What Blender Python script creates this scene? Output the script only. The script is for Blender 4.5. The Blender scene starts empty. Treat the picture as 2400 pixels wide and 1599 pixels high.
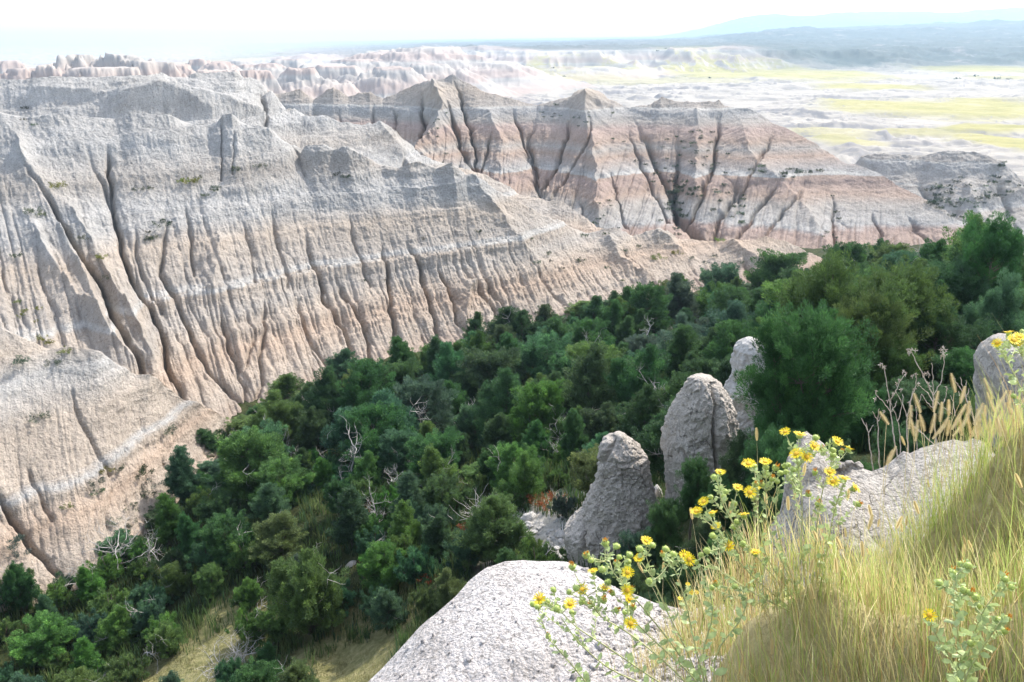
import bpy, math, random
import numpy as np
from mathutils import Matrix, Vector
random.seed(7)
RNG = np.random.default_rng(11)
scene = bpy.context.scene
COL = scene.collection
# ---------------------------------------------------------------- camera
# Readings taken from the photograph are in a 2353 x 1568 frame; at() turns a reading plus a forward
# distance in metres into a real world point, P() does the same for arrays.
W, H = 2353.0, 1568.0
F = (W / 2) / math.tan(math.radians(30))
PITCH, ROLL = math.radians(18.95), math.radians(0.6)
FW = np.array([0, math.cos(PITCH), -math.sin(PITCH)])
R0 = np.array([1.0, 0, 0]); U0 = np.array([0, math.sin(PITCH), math.cos(PITCH)])
RT = math.cos(ROLL) * R0 - math.sin(ROLL) * U0
UP = math.sin(ROLL) * R0 + math.cos(ROLL) * U0

def ray(x, y):
    return FW + RT * ((x - W / 2) / F) - UP * ((y - H / 2) / F)
def at(x, y, D):
    d = ray(x, y); return d * (D / d[1])
def at_z(x, y, z):
    d = ray(x, y); return d * (z / d[2])
def P(pts):
    return np.array([at(*p) for p in pts])
def project(V):
    a = V @ RT; b = V @ UP; c = V @ FW
    return W / 2 + F * a / c, H / 2 - F * b / c, c

cam_d = bpy.data.cameras.new('camera'); cam = bpy.data.objects.new('camera', cam_d); COL.objects.link(cam)
M = Matrix.Identity(4)
for i in range(3):
    M[i][0] = RT[i]; M[i][1] = UP[i]; M[i][2] = -FW[i]
cam.matrix_world = M
cam_d.sensor_width = 36.0; cam_d.lens = 36.0 * F / W
cam_d.clip_start = 0.05; cam_d.clip_end = 120000
scene.camera = cam

# ---------------------------------------------------------------- noise
def _h(ix, iy, iz, seed):
    n = (ix.astype(np.int64) * 374761393 + iy.astype(np.int64) * 668265263 + iz * 2147483647 + seed * 1274126177) & 0xffffffff
    n = ((n ^ (n >> 13)) * 1274126177) & 0xffffffff
    return ((n ^ (n >> 16)) & 0xffff) / 65535.0
def noise2(x, y, seed=0):
    x = np.asarray(x, float); y = np.asarray(y, float)
    ix = np.floor(x); iy = np.floor(y); fx = x - ix; fy = y - iy
    ix = ix.astype(np.int64); iy = iy.astype(np.int64)
    fx = fx * fx * fx * (fx * (fx * 6 - 15) + 10); fy = fy * fy * fy * (fy * (fy * 6 - 15) + 10)
    a = _h(ix, iy, 0, seed); b = _h(ix + 1, iy, 0, seed); c = _h(ix, iy + 1, 0, seed); d = _h(ix + 1, iy + 1, 0, seed)
    return (a + (b - a) * fx) * (1 - fy) + (c + (d - c) * fx) * fy
def fbm2(x, y, o=4, seed=0, g=0.5):
    s = 0; a = 1; t = 0
    for i in range(o):
        s = s + a * noise2(x * 2 ** i + 17.3 * i, y * 2 ** i - 9.1 * i, seed + i); t += a; a *= g
    return s / t * 2 - 1
def ridged2(x, y, o=4, seed=0, g=0.5):
    s = 0; a = 1; t = 0
    for i in range(o):
        s = s + a * (1 - abs(2 * noise2(x * 2 ** i + 7.3 * i, y * 2 ** i - 3.1 * i, seed + i) - 1)); t += a; a *= g
    return s / t
def noise3(x, y, z, seed=0):
    ix = np.floor(x); iy = np.floor(y); iz = np.floor(z); fx = x - ix; fy = y - iy; fz = z - iz
    ix = ix.astype(np.int64); iy = iy.astype(np.int64); iz = iz.astype(np.int64)
    fx = fx * fx * (3 - 2 * fx); fy = fy * fy * (3 - 2 * fy); fz = fz * fz * (3 - 2 * fz)
    r = 0
    for dz in (0, 1):
        wz = fz if dz else 1 - fz
        a = _h(ix, iy, iz + dz, seed); b = _h(ix + 1, iy, iz + dz, seed); c = _h(ix, iy + 1, iz + dz, seed); d = _h(ix + 1, iy + 1, iz + dz, seed)
        r = r + wz * ((a + (b - a) * fx) * (1 - fy) + (c + (d - c) * fx) * fy)
    return r
def fbm3(x, y, z, o=4, seed=0, g=0.5):
    s = 0; a = 1; t = 0
    for i in range(o):
        k = 2 ** i
        s = s + a * noise3(x * k + 5.1 * i, y * k - 3.3 * i, z * k + 1.7 * i, seed + i); t += a; a *= g
    return s / t * 2 - 1
def sstep(a, b, x):
    t = np.clip((x - a) / (b - a), 0, 1); return t * t * (3 - 2 * t)

# ---------------------------------------------------------------- mesh helpers
def tag(o, label=None, cat=None, group=None, kind=None):
    if label: o['label'] = label
    if cat: o['category'] = cat
    if group: o['group'] = group
    if kind: o['kind'] = kind
    return o
def mesh_np(name, V, Fq, mat, parent=None, smooth=True, attrs=None, mats=None, midx=None):
    """V (n,3); Fq (m,k) faces, or a list of arrays with different k."""
    me = bpy.data.meshes.new(name)
    lst = Fq if isinstance(Fq, (list, tuple)) else [Fq]
    lst = [np.asarray(f, np.int32) for f in lst if len(f)]
    V = np.asarray(V, np.float32)
    nl = sum(f.size for f in lst); nf = sum(len(f) for f in lst)
    me.vertices.add(len(V)); me.vertices.foreach_set('co', V.ravel())
    me.loops.add(nl); me.loops.foreach_set('vertex_index', np.concatenate([f.ravel() for f in lst]))
    me.polygons.add(nf)
    tot = np.concatenate([np.full(len(f), f.shape[1], np.int32) for f in lst])
    st = np.concatenate([[0], np.cumsum(tot)[:-1]]).astype(np.int32)
    me.polygons.foreach_set('loop_start', st)
    me.polygons.foreach_set('loop_total', tot)
    me.polygons.foreach_set('use_smooth', np.full(nf, smooth))
    if mats:
        for m in mats: me.materials.append(m)
        me.polygons.foreach_set('material_index', np.asarray(midx, np.int32))
    elif mat: me.materials.append(mat)
    if attrs:
        for k, a in attrs.items():
            a = np.asarray(a, np.float32)
            if a.ndim == 1:
                at_ = me.attributes.new(k, 'FLOAT', 'POINT'); at_.data.foreach_set('value', a)
            else:
                at_ = me.attributes.new(k, 'FLOAT_COLOR', 'POINT')
                at_.data.foreach_set('color', np.c_[a, np.ones(len(a))].astype(np.float32).ravel())
    me.update(calc_edges=True)
    o = bpy.data.objects.new(name, me); COL.objects.link(o)
    if parent: o.parent = parent
    return o
def grid_faces(nr, nc, wrap=False):
    r = np.arange(nr - 1)[:, None]
    c = np.arange(nc if wrap else nc - 1)[None, :]
    c2 = (c + 1) % nc
    a = r * nc + c; b = r * nc + c2; d = (r + 1) * nc + c; e = (r + 1) * nc + c2
    return np.stack([a, b, e, d], -1).reshape(-1, 4)
def empty(name, loc=(0, 0, 0), rz=0):
    o = bpy.data.objects.new(name, None); COL.objects.link(o); o.location = loc; o.rotation_euler = (0, 0, rz); return o

# ---------------------------------------------------------------- materials
class NT:
    def __init__(s, name):
        s.m = bpy.data.materials.new(name); s.m.use_nodes = True
        s.t = s.m.node_tree; s.n = s.t.nodes; s.b = s.n['Principled BSDF']; s.out = s.n['Material Output']
    def new(s, t, **kw):
        n = s.n.new(t)
        for k, v in kw.items(): setattr(n, k, v)
        return n
    def link(s, a, b): s.t.links.new(a, b)
    def math(s, op, a, b=None, c=None):
        n = s.n.new('ShaderNodeMath'); n.operation = op
        for i, v in enumerate((a, b, c)):
            if v is None: continue
            if hasattr(v, 'is_linked') or hasattr(v, 'links'): s.link(v, n.inputs[i])
            else: n.inputs[i].default_value = v
        return n.outputs[0]
    def noise(s, vec, scale, detail=4, rough=0.55, dist=0.0, sx=None):
        if sx is not None:
            mp = s.n.new('ShaderNodeMapping'); mp.inputs['Scale'].default_value = sx; s.link(vec, mp.inputs['Vector']); vec = mp.outputs[0]
        n = s.n.new('ShaderNodeTexNoise'); n.inputs['Scale'].default_value = scale
        n.inputs['Detail'].default_value = detail; n.inputs['Roughness'].default_value = rough; n.inputs['Distortion'].default_value = dist
        s.link(vec, n.inputs['Vector']); return n.outputs['Fac']
    def ramp(s, fac, stops, interp='LINEAR'):
        n = s.n.new('ShaderNodeValToRGB'); cr = n.color_ramp; cr.interpolation = interp
        while len(cr.elements) > 1: cr.elements.remove(cr.elements[-1])
        for i, (p, c) in enumerate(stops):
            e = cr.elements[0] if i == 0 else cr.elements.new(p)
            e.position = p
            if not hasattr(c, '__len__'): c = (c, c, c)
            e.color = (c[0], c[1], c[2], 1)
        s.link(fac, n.inputs[0]); return n.outputs[0]
    def mix(s, fac, a, b, mode='MIX'):
        n = s.n.new('ShaderNodeMix'); n.data_type = 'RGBA'; n.blend_type = mode
        if hasattr(fac, 'links'): s.link(fac, n.inputs[0])
        else: n.inputs[0].default_value = fac
        for v, i in ((a, 6), (b, 7)):
            if hasattr(v, 'links'): s.link(v, n.inputs[i])
            else: n.inputs[i].default_value = (v[0], v[1], v[2], 1)
        return n.outputs[2]
    def bump(s, h, strength, dist, normal=None):
        n = s.n.new('ShaderNodeBump'); n.inputs['Strength'].default_value = strength; n.inputs['Distance'].default_value = dist
        s.link(h, n.inputs['Height'])
        if normal is not None: s.link(normal, n.inputs['Normal'])
        return n.outputs[0]
    def attr(s, name):
        n = s.n.new('ShaderNodeAttribute'); n.attribute_name = name; return n
    def pos(s):
        return s.n.new('ShaderNodeNewGeometry').outputs['Position']
    def objco(s):
        return s.n.new('ShaderNodeTexCoord').outputs['Object']

def rock_mat(name, zlo, zhi, stops, wob=0.5, speck=0.35, s=1.0, bump=1.0, tint=1.0):
    """Layered clay: colour follows height, broken by noise; pebbly bump."""
    m = NT(name); p = m.pos()
    sep = m.new('ShaderNodeSeparateXYZ'); m.link(p, sep.inputs[0])
    n1 = m.noise(p, 0.12 / s, 3); n2 = m.noise(p, 1.1 / s, 4, 0.6)
    z = m.math('ADD', sep.outputs[2], m.math('MULTIPLY', m.math('SUBTRACT', n1, 0.5), wob * 3))
    z = m.math('ADD', z, m.math('MULTIPLY', m.math('SUBTRACT', n2, 0.5), wob))
    fac = m.math('DIVIDE', m.math('SUBTRACT', z, zlo), zhi - zlo)
    col = m.ramp(fac, [(max(0, min(1, (zz - zlo) / (zhi - zlo))), tuple(v * tint for v in c)) for zz, c in stops])
    big = m.ramp(m.noise(p, 0.25 / s, 5, 0.6), [(0.3, 0.84), (0.7, 1.12)])
    col = m.mix(1.0, col, big, 'MULTIPLY')
    streak = m.ramp(m.noise(p, 1.0 / s, 4, 0.65, sx=(1.6, 1.6, 0.22)), [(0.3, 0.88), (0.7, 1.08)])
    col = m.mix(1.0, col, streak, 'MULTIPLY')
    fine = m.noise(p, 5.0 / s, 3, 0.7)
    spk = m.ramp(fine, [(0.34, 0.62), (0.46, 1.0), (0.60, 1.0), (0.68, 1.0 + speck)])
    col = m.mix(0.9, col, spk, 'MULTIPLY')
    m.link(col, m.b.inputs['Base Color']); m.b.inputs['Roughness'].default_value = 0.95
    m.b.inputs['Specular IOR Level'].default_value = 0.15
    h = m.math('ADD', m.math('MULTIPLY', m.noise(p, 1.3 / s, 6, 0.7), 1.0), m.math('MULTIPLY', m.noise(p, 4.0 / s, 4, 0.8), 0.5))
    m.link(m.bump(h, 1.0, 0.55 * bump * s), m.b.inputs['Normal'])
    return m.m
# ---------------------------------------------------------------- light
SUN_EL, SUN_AZ = math.radians(45), math.radians(42)     # azimuth clockwise from +Y (the view direction): to the right, slightly beyond
sd = Vector((math.sin(SUN_AZ) * math.cos(SUN_EL), math.cos(SUN_AZ) * math.cos(SUN_EL), math.sin(SUN_EL)))
ld = bpy.data.lights.new('sun', 'SUN'); ld.energy = 2.0; ld.angle = math.radians(1.5); ld.color = (1.0, 0.95, 0.88)
lo = bpy.data.objects.new('sun', ld); COL.objects.link(lo); lo.rotation_euler = sd.to_track_quat('Z', 'Y').to_euler(); lo.location = (50, 50, 80)
world = bpy.data.worlds.new("World"); scene.world = world; world.use_nodes = True
wt = world.node_tree; bg = wt.nodes['Background']
sky = wt.nodes.new('ShaderNodeTexSky'); sky.sky_type = 'NISHITA'; sky.sun_disc = False
sky.sun_elevation = SUN_EL; sky.sun_rotation = SUN_AZ
sky.air_density = 1.0; sky.dust_density = 3.0; sky.ozone_density = 1.0; sky.altitude = 900
hs = wt.nodes.new('ShaderNodeHueSaturation'); hs.inputs['Saturation'].default_value = 0.6      # thin high cloud greys the blue
wt.links.new(sky.outputs[0], hs.inputs['Color']); wt.links.new(hs.outputs[0], bg.inputs[0]); bg.inputs[1].default_value = 0.15
scene.view_settings.view_transform = 'Standard'; scene.view_settings.look = 'None'
scene.view_settings.gamma = 1; scene.view_settings.exposure = 1.72
scene.cycles.max_bounces = 8; scene.cycles.diffuse_bounces = 4; scene.cycles.transmission_bounces = 4; scene.cycles.volume_bounces = 1
scene.cycles.use_denoising = True
try: scene.cycles.denoiser = 'OPENIMAGEDENOISE'
except Exception: pass
# ---------------------------------------------------------------- ground
def rbf_fit(pts):
    A = np.array(pts); d = np.hypot(A[:, None, 0] - A[None, :, 0], A[:, None, 1] - A[None, :, 1])
    n = len(A); K = np.zeros((n + 3, n + 3)); K[:n, :n] = -d; K[np.arange(n), np.arange(n)] = -0.6
    K[:n, n] = 1; K[:n, n + 1:] = A[:, :2]; K[n, :n] = 1; K[n + 1:, :n] = A[:, :2].T
    w = np.linalg.solve(K, np.r_[A[:, 2], 0, 0, 0]); return A, w
def rbf_eval(fit, x, y):
    A, w = fit; r = w[-3] + w[-2] * x + w[-1] * y
    for (a, b, _), k in zip(A, w[:-3]): r = r - k * np.hypot(x - a, y - b)
    return r
gp = [(0, 1568, 39), (300, 1568, 38), (420, 1530, 38), (780, 1530, 35), (600, 930, 76), (90, 1345, 48), (0, 1400, 45), (350, 1150, 60), (1080, 785, 95),
      (1480, 706, 108), (1870, 640, 120), (1240, 1205, 39), (1330, 1290, 33.5), (980, 1280, 40), (690, 1180, 50), (1080, 1030, 62), (1380, 930, 68),
      (1570, 850, 76), (1570, 1110, 35), (1860, 800, 70), (2250, 690, 60), (2350, 600, 62), (1850, 1090, 28), (1250, 620, 130), (2100, 600, 112), (2000, 960, 36), (2250, 900, 34)]
GP = [tuple(at(*p)) for p in gp]
GP += [(-60, 40, -28), (-70, 70, -30), (-80, 120, -30), (0, 10, -13), (4, 16, -16.5), (-8, 14, -18), (12, 14, -14), (25, 18, -14), (-25, 12, -21), (-40, 20, -25), (0, 0, -7), (6, 4, -8), (-10, 2, -12), (30, 0, -10), (45, 25, -14), (60, 60, -17), (10, 22, -17),
       (100, 90, -16), (-60, 250, -52), (0, 230, -48), (60, 200, -43), (110, 190, -41), (160, 200, -42), (150, 150, -30), (60, 155, -38), (0, 160, -40), (100, 150, -37), (-100, 200, -45),
       (0, -30, 2), (-40, -20, -5), (40, -30, 3)]
GFIT = rbf_fit(GP)
def ellipse_mask(x, y, ells, soft=0.35):
    m = np.zeros_like(x)
    wob = fbm2(x / 60, y / 60, 5, 91) * 0.9 + fbm2(x / 14, y / 14, 3, 95) * 0.25
    for cx, cy, a, b, k in ells:
        q = np.hypot((x - cx) / a, (y - cy) / b) + wob * 0.55
        m = np.maximum(m, k * sstep(1 + soft * 1.5, 1 - soft, q))
    return m
def px_ellipse(x0, x1, y0, y1, k=1.0):
    c = at_z((x0 + x1) / 2, (y0 + y1) / 2, -60); l = at_z(x0, (y0 + y1) / 2, -60); r = at_z(x1, (y0 + y1) / 2, -60)
    n = at_z((x0 + x1) / 2, y1, -60); f = at_z((x0 + x1) / 2, y0, -60)
    return (c[0], (n[1] + f[1]) / 2, (r[0] - l[0]) / 2, max(4, (f[1] - n[1]) / 2), k)
GRASS = [px_ellipse(*e) for e in [(1930, 2460, 236, 282), (1690, 2000, 163, 190), (1500, 1760, 160, 182), (1190, 1450, 165, 178), (2150, 2420, 296, 316), (2270, 2460, 318, 372, 1.0),
        (1880, 2000, 320, 352, .8), (1900, 2120, 200, 212), (2100, 2400, 158, 172), (1130, 1330, 176, 196, .6), (1480, 1640, 142, 156, .7), (2000, 2200, 303, 318, .7), (1840, 1960, 300, 330, .6),
        (1330, 1700, 182, 198, .5), (1960, 2120, 182, 190, .6), (2240, 2400, 176, 184, .7), (330, 560, 140, 165, .4)]]
def butte(x, y, cx, cy, h, rx, ry, seed, p=1.15, rot=0.0):
    dx = x - cx; dy = y - cy; c, s = math.cos(rot), math.sin(rot)
    u = (dx * c + dy * s) / rx; v = (-dx * s + dy * c) / ry
    q = np.hypot(u, v); a = np.arctan2(v, u)
    g = ridged2(x / (rx * .42), y / (ry * .42), 5, seed, 0.62)
    q = q + 0.16 * fbm2(x / (rx * .6), y / (ry * .6), 3, seed + 5)
    b = np.clip(1.08 - q, 0, 1) ** p
    return h * np.clip(b * (0.50 + 0.80 * g) * 1.12, 0, 1.0)
def px_butte(x, ytop, D, h=None, wpx=100, base=-60, depth=1.0, seed=0, p=1.15):
    t = at(x, ytop + 5, D); hh = (t[2] - base) if h is None else h
    rx = max(wpx * 0.95 * D / F, hh * 1.25)
    return (t[0], t[1], hh, rx, rx * depth, seed, p)
BUTTES = [px_butte(185, 138, 620, wpx=110, seed=3), px_butte(255, 146, 640, wpx=80, seed=4), px_butte(283, 136, 610, wpx=110, seed=5), px_butte(330, 152, 600, wpx=100, seed=6),
          px_butte(120, 160, 590, wpx=120, seed=7), px_butte(40, 165, 640, wpx=140, seed=8), px_butte(15, 148, 900, wpx=80, seed=19),
          px_butte(960, 112, 1150, wpx=300, seed=9, p=1.0), px_butte(905, 122, 1120, wpx=240, seed=10), px_butte(1030, 126, 1130, wpx=260, seed=11), px_butte(830, 138, 1080, wpx=230, seed=12),
          px_butte(1110, 142, 1120, wpx=240, seed=13), px_butte(745, 150, 1020, wpx=200, seed=14), px_butte(665, 140, 1200, wpx=120, seed=15), px_butte(600, 152, 900, wpx=180, seed=16),
          px_butte(455, 138, 1000, wpx=90, seed=17), px_butte(500, 148, 860, wpx=160, seed=18), px_butte(420, 158, 700, wpx=150, seed=20), px_butte(560, 138, 1250, wpx=100, seed=21),
          px_butte(1190, 150, 1250, wpx=160, seed=22), px_butte(880, 160, 800, wpx=200, seed=23), px_butte(700, 168, 720, wpx=200, seed=24), px_butte(1000, 150, 950, wpx=180, seed=26),
          px_butte(480, 165, 560, wpx=160, seed=27), px_butte(230, 158, 500, wpx=160, seed=28), px_butte(1300, 148, 1350, wpx=160, seed=29), px_butte(390, 148, 780, wpx=70, seed=30),
          px_butte(1380, 150, 1400, wpx=150, seed=31), px_butte(1470, 152, 1450, wpx=130, seed=32), px_butte(780, 158, 860, wpx=150, seed=33), px_butte(570, 165, 640, wpx=150, seed=34)]
def height(x, y):
    r = np.hypot(x, y)
    near = rbf_eval(GFIT, x, y)
    near = near + 0.5 * fbm2(x / 6, y / 6, 4, 3) + 0.12 * fbm2(x / 1.2, y / 1.2, 3, 8)
    t = sstep(200, 380, y + 0.25 * np.abs(x)); t = np.maximum(t, sstep(190, 330, r))
    plain = np.full_like(x, -60.0)
    near = np.clip(near, -66, 6)
    lob = fbm2(x / 90, y / 90, 5, 21)
    g = ellipse_mask(x, y, GRASS)
    rough = sstep(0.0, 0.35, fbm2(x / 160, y / 160, 3, 41) + 0.18)
    gul = ridged2(x / 26, y / 26, 4, 31)
    plain = plain + 3.2 * sstep(-.05, .1, lob) * (0.45 + 0.55 * rough) * (1 - g) + rough * (1 - g) * 5.5 * (gul - 0.55) + g * 3.4 + 0.4 * fbm2(x / 8, y / 8, 3, 55)
    # little terrace edges
    st = fbm2(x / 45, y / 30, 4, 66) * 5; plain = plain + 1.1 * (np.floor(st) + sstep(0.7, 1.0, st - np.floor(st))) * (1 - 0.6 * g) * 0.8
    b = np.zeros_like(x)
    for bt in BUTTES:
        m = (np.abs(x - bt[0]) < bt[3] * 1.6) & (np.abs(y - bt[1]) < bt[4] * 1.6)
        if m.any():
            v = b[m]; w = butte(x[m], y[m], *bt); b[m] = np.maximum(v, w)
    bt_b = b
    # hummocky badlands left of the plain
    az = x / np.maximum(y, 1)
    lm = sstep(0.06, -0.12, az) * sstep(420, 600, y) * sstep(2600, 1700, y)
    plain = plain + lm * (16 * ridged2(x / 95, y / 95, 5, 71, 0.55) ** 2.2 + 3)
    plain = np.maximum(plain, -60 + bt_b + 0.35 * (plain + 60) * (bt_b > 0))
    # the eroded wall beyond the plain, then its tableland
    edge = 1620 + 260 * fbm2(az * 5, az * 0 + 3, 4, 81) + 420 * sstep(0.30, 0.62, az) * 0 + 500 * sstep(0.02, -0.25, az)
    q = (y - edge)
    spur = ridged2(x / 120, y / 240, 4, 83, 0.5)
    hgt = 33 + 9 * fbm2(x / 400, y / 400, 3, 87) + 10 * sstep(0.2, .6, az)
    wallz = hgt * np.clip((q / 230) + (spur - 0.62) * 1.7, 0, 1) ** 1.2
    rt = sstep(-0.45, 0.0, az)
    wallz = wallz * (1 - .55 * sstep(.22, .38, az))
    plain = plain + wallz * rt * sstep(0, 80, q + 200)
    hills = sstep(2300, 3800, y) * sstep(0.02, 0.5, az)
    plain = plain + hills * (30 * ridged2(x / 700, y / 700, 5, 101, 0.5) ** 1.5 * (1 + 0.6 * sstep(.25, .6, az)) + 8)
    rise = sstep(1350, 4300, y) * sstep(0.20, 0.36, az + 0.04 * fbm2(y / 500, x / 500, 3, 119)); rise = rise ** .75; plain = plain + rise * (42 + 24 * (ridged2(x / 420, y / 420, 5, 121, .55) - .6))
    hills = np.maximum(hills, np.minimum(1, rise * 12))
    fh = sstep(6200, 8200, y) * sstep(13000, 9500, y) * sstep(0.14, 0.27, az)
    plain = plain + fh * (128 + 70 * fbm2(x / 900, y / 1500, 4, 107))
    kn = butte(x, y, *(px_butte(1050, 91, 3100, wpx=75, base=-16, depth=1.5, seed=50)[:6]), p=0.6) + butte(x, y, *(px_butte(1100, 96, 3100, wpx=110, base=-16, depth=1.5, seed=51)[:6]), p=0.6)
    plain = plain + kn
    far = sstep(15000, 30000, r); plain = plain * (1 - far) + far * -40
    z = near * (1 - t) + plain * t
    return z, g * t, t, (b + lm * 8 + wallz * rt) * (1 - .7 * sstep(.22, .38, az)), np.maximum(hills + fh, 0.9 * sstep(150, 420, q) * rt) * sstep(16000, 9000, y)
# polar sheet round the viewer's ledge, rows closer together where the picture needs them
NA, rows = 1150, []
r = 0.6
while r < 60: rows.append(r); r += 0.35 + 0.006 * r
while r < 420: rows.append(r); r *= 1.008
while r < 3600: rows.append(r); r += max(2.6, r * r / (125 * F))
while r < 15000: rows.append(r); r *= 1.022
while r < 70000: rows.append(r); r *= 1.12
rows = np.array(rows)
dense = np.linspace(-0.62, 0.62, NA - 90); rest = np.linspace(0.62, 2 * math.pi - 0.62, 92)[1:-1]
ang = np.r_[dense, rest]
RR, AA = np.meshgrid(rows, ang, indexing='ij')
X = RR * np.sin(AA); Y = RR * np.cos(AA)
Z, gA, tA, bA, hA = height(X.ravel(), Y.ravel())
Z = np.asarray(Z)
XY = np.c_[X.ravel(), Y.ravel()]
forest = (1 - tA)
bare = np.zeros(len(Z))
bare_spots = [P([(1260, 1215, 39)])[0][:2].tolist() + [3.6], P([(1330, 1240, 36)])[0][:2].tolist() + [2.6]]
for bx, by, br in bare_spots:
    bare = np.maximum(bare, sstep(1.3, 0.5, np.hypot(XY[:, 0] - bx, XY[:, 1] - by) / br + 0.5 * fbm2(XY[:, 0], XY[:, 1], 3, 5)))
straw = np.zeros(len(Z))
for px, py, D, br in [(430, 1530, 37.5, 4.2), (540, 1480, 40, 3.0), (820, 1530, 35, 4.0), (900, 1480, 36, 2.6), (620, 1110, 60, 3), (1520, 1080, 37, 4.0), (960, 950, 70, 5), (1480, 700, 108, 6), (350, 1568, 36.5, 3.5)]:
    c = at(px, py, D); straw = np.maximum(straw, sstep(1.25, 0.75, np.hypot(XY[:, 0] - c[0], XY[:, 1] - c[1]) / br + 0.35 * fbm2(XY[:, 0] / 1.5, XY[:, 1] / 1.5, 3, 15)))
V = np.c_[XY, Z]
gm = NT('ground_mat'); p = gm.pos()
a_g = gm.attr('plain_grass').outputs['Fac']; a_t = gm.attr('plain').outputs['Fac']; a_b = gm.attr('butte').outputs['Fac']; a_bare = gm.attr('bare').outputs['Fac']; a_s = gm.attr('straw').outputs['Fac']; a_h = gm.attr('wooded').outputs['Fac']
nz = gm.noise(p, 0.9, 5, 0.65)
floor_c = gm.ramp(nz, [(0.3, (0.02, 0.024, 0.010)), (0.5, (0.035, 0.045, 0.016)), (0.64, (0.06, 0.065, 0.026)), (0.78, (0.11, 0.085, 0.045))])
straw_c = gm.ramp(gm.noise(p, 3.0, 5, 0.7), [(0.3, (0.13, 0.135, 0.05)), (0.5, (0.23, 0.215, 0.095)), (0.7, (0.34, 0.30, 0.16))])
bare_c = gm.ramp(gm.noise(p, 2.5, 5, 0.7), [(0.3, (0.38, 0.35, 0.30)), (0.7, (0.58, 0.54, 0.48))])
plain_c = gm.ramp(gm.noise(p, 0.02, 6, 0.65), [(0.32, (0.17, 0.16, 0.145)), (0.43, (0.29, 0.265, 0.23)), (0.6, (0.37, 0.335, 0.285)), (0.7, (0.42, 0.38, 0.325))])
pg = gm.ramp(gm.noise(p, 0.03, 6, 0.7), [(0.3, (0.24, 0.23, 0.09)), (0.5, (0.31, 0.28, 0.11)), (0.7, (0.37, 0.33, 0.19))])
sep = gm.new('ShaderNodeSeparateXYZ'); gm.link(p, sep.inputs[0])
geo = gm.new('ShaderNodeNewGeometry'); sn = gm.new('ShaderNodeSeparateXYZ'); gm.link(geo.outputs['True Normal'], sn.inputs[0])
zz = gm.math('ADD', sep.outputs[2], gm.math('MULTIPLY', gm.noise(p, 0.02, 3), 4))
bandc = gm.ramp(gm.math('FRACT', gm.math('MULTIPLY', zz, 0.055)), [(0, (0.36, 0.285, 0.245)), (0.3, (0.39, 0.34, 0.30)), (0.5, (0.34, 0.315, 0.285)), (0.62, (0.39, 0.36, 0.325)), (0.75, (0.37, 0.30, 0.26)), (1, (0.36, 0.285, 0.245))])
scarp = gm.ramp(sn.outputs[2], [(0.86, 1.0), (0.97, 0.0)])
c = gm.mix(gm.math('MULTIPLY', scarp, 0.8), plain_c, (0.24, 0.225, 0.22))
c = gm.mix(gm.math('MULTIPLY', gm.ramp(a_b, [(0.03, 0.0), (0.25, 1.0)]), 0.9), c, bandc)
c = gm.mix(gm.math('MULTIPLY', a_g, gm.math('SUBTRACT', 1.0, gm.math('MULTIPLY', scarp, 0.9))), c, pg)
wood = gm.ramp(gm.noise(p, 0.012, 6, 0.7), [(0.56, (0.045, 0.065, 0.06)), (0.76, (0.24, 0.215, 0.20))])
c = gm.mix(a_h, c, wood)
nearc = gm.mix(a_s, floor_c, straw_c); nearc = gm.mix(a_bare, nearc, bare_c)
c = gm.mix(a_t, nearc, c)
gm.link(c, gm.b.inputs['Base Color']); gm.b.inputs['Roughness'].default_value = 0.95; gm.b.inputs['Specular IOR Level'].default_value = 0.1
gm.link(gm.bump(gm.noise(p, 2.2, 6, 0.7), 1.0, 0.3), gm.b.inputs['Normal'])
Fg = grid_faces(len(rows), NA, wrap=True)
ground = mesh_np('ground', V, Fg[:, ::-1], gm.m, attrs={'plain_grass': gA, 'plain': tA, 'butte': np.clip(bA / 14, 0, 1), 'bare': bare, 'straw': straw, 'wooded': np.clip(hA, 0, 1) * 0.92})
tag(ground, 'pale eroded plain with grassy flats running from the wooded gully to the horizon', 'ground', kind='structure')
def ground_z(x, y):
    return float(height(np.array([float(x)]), np.array([float(y)]))[0][0])

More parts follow.
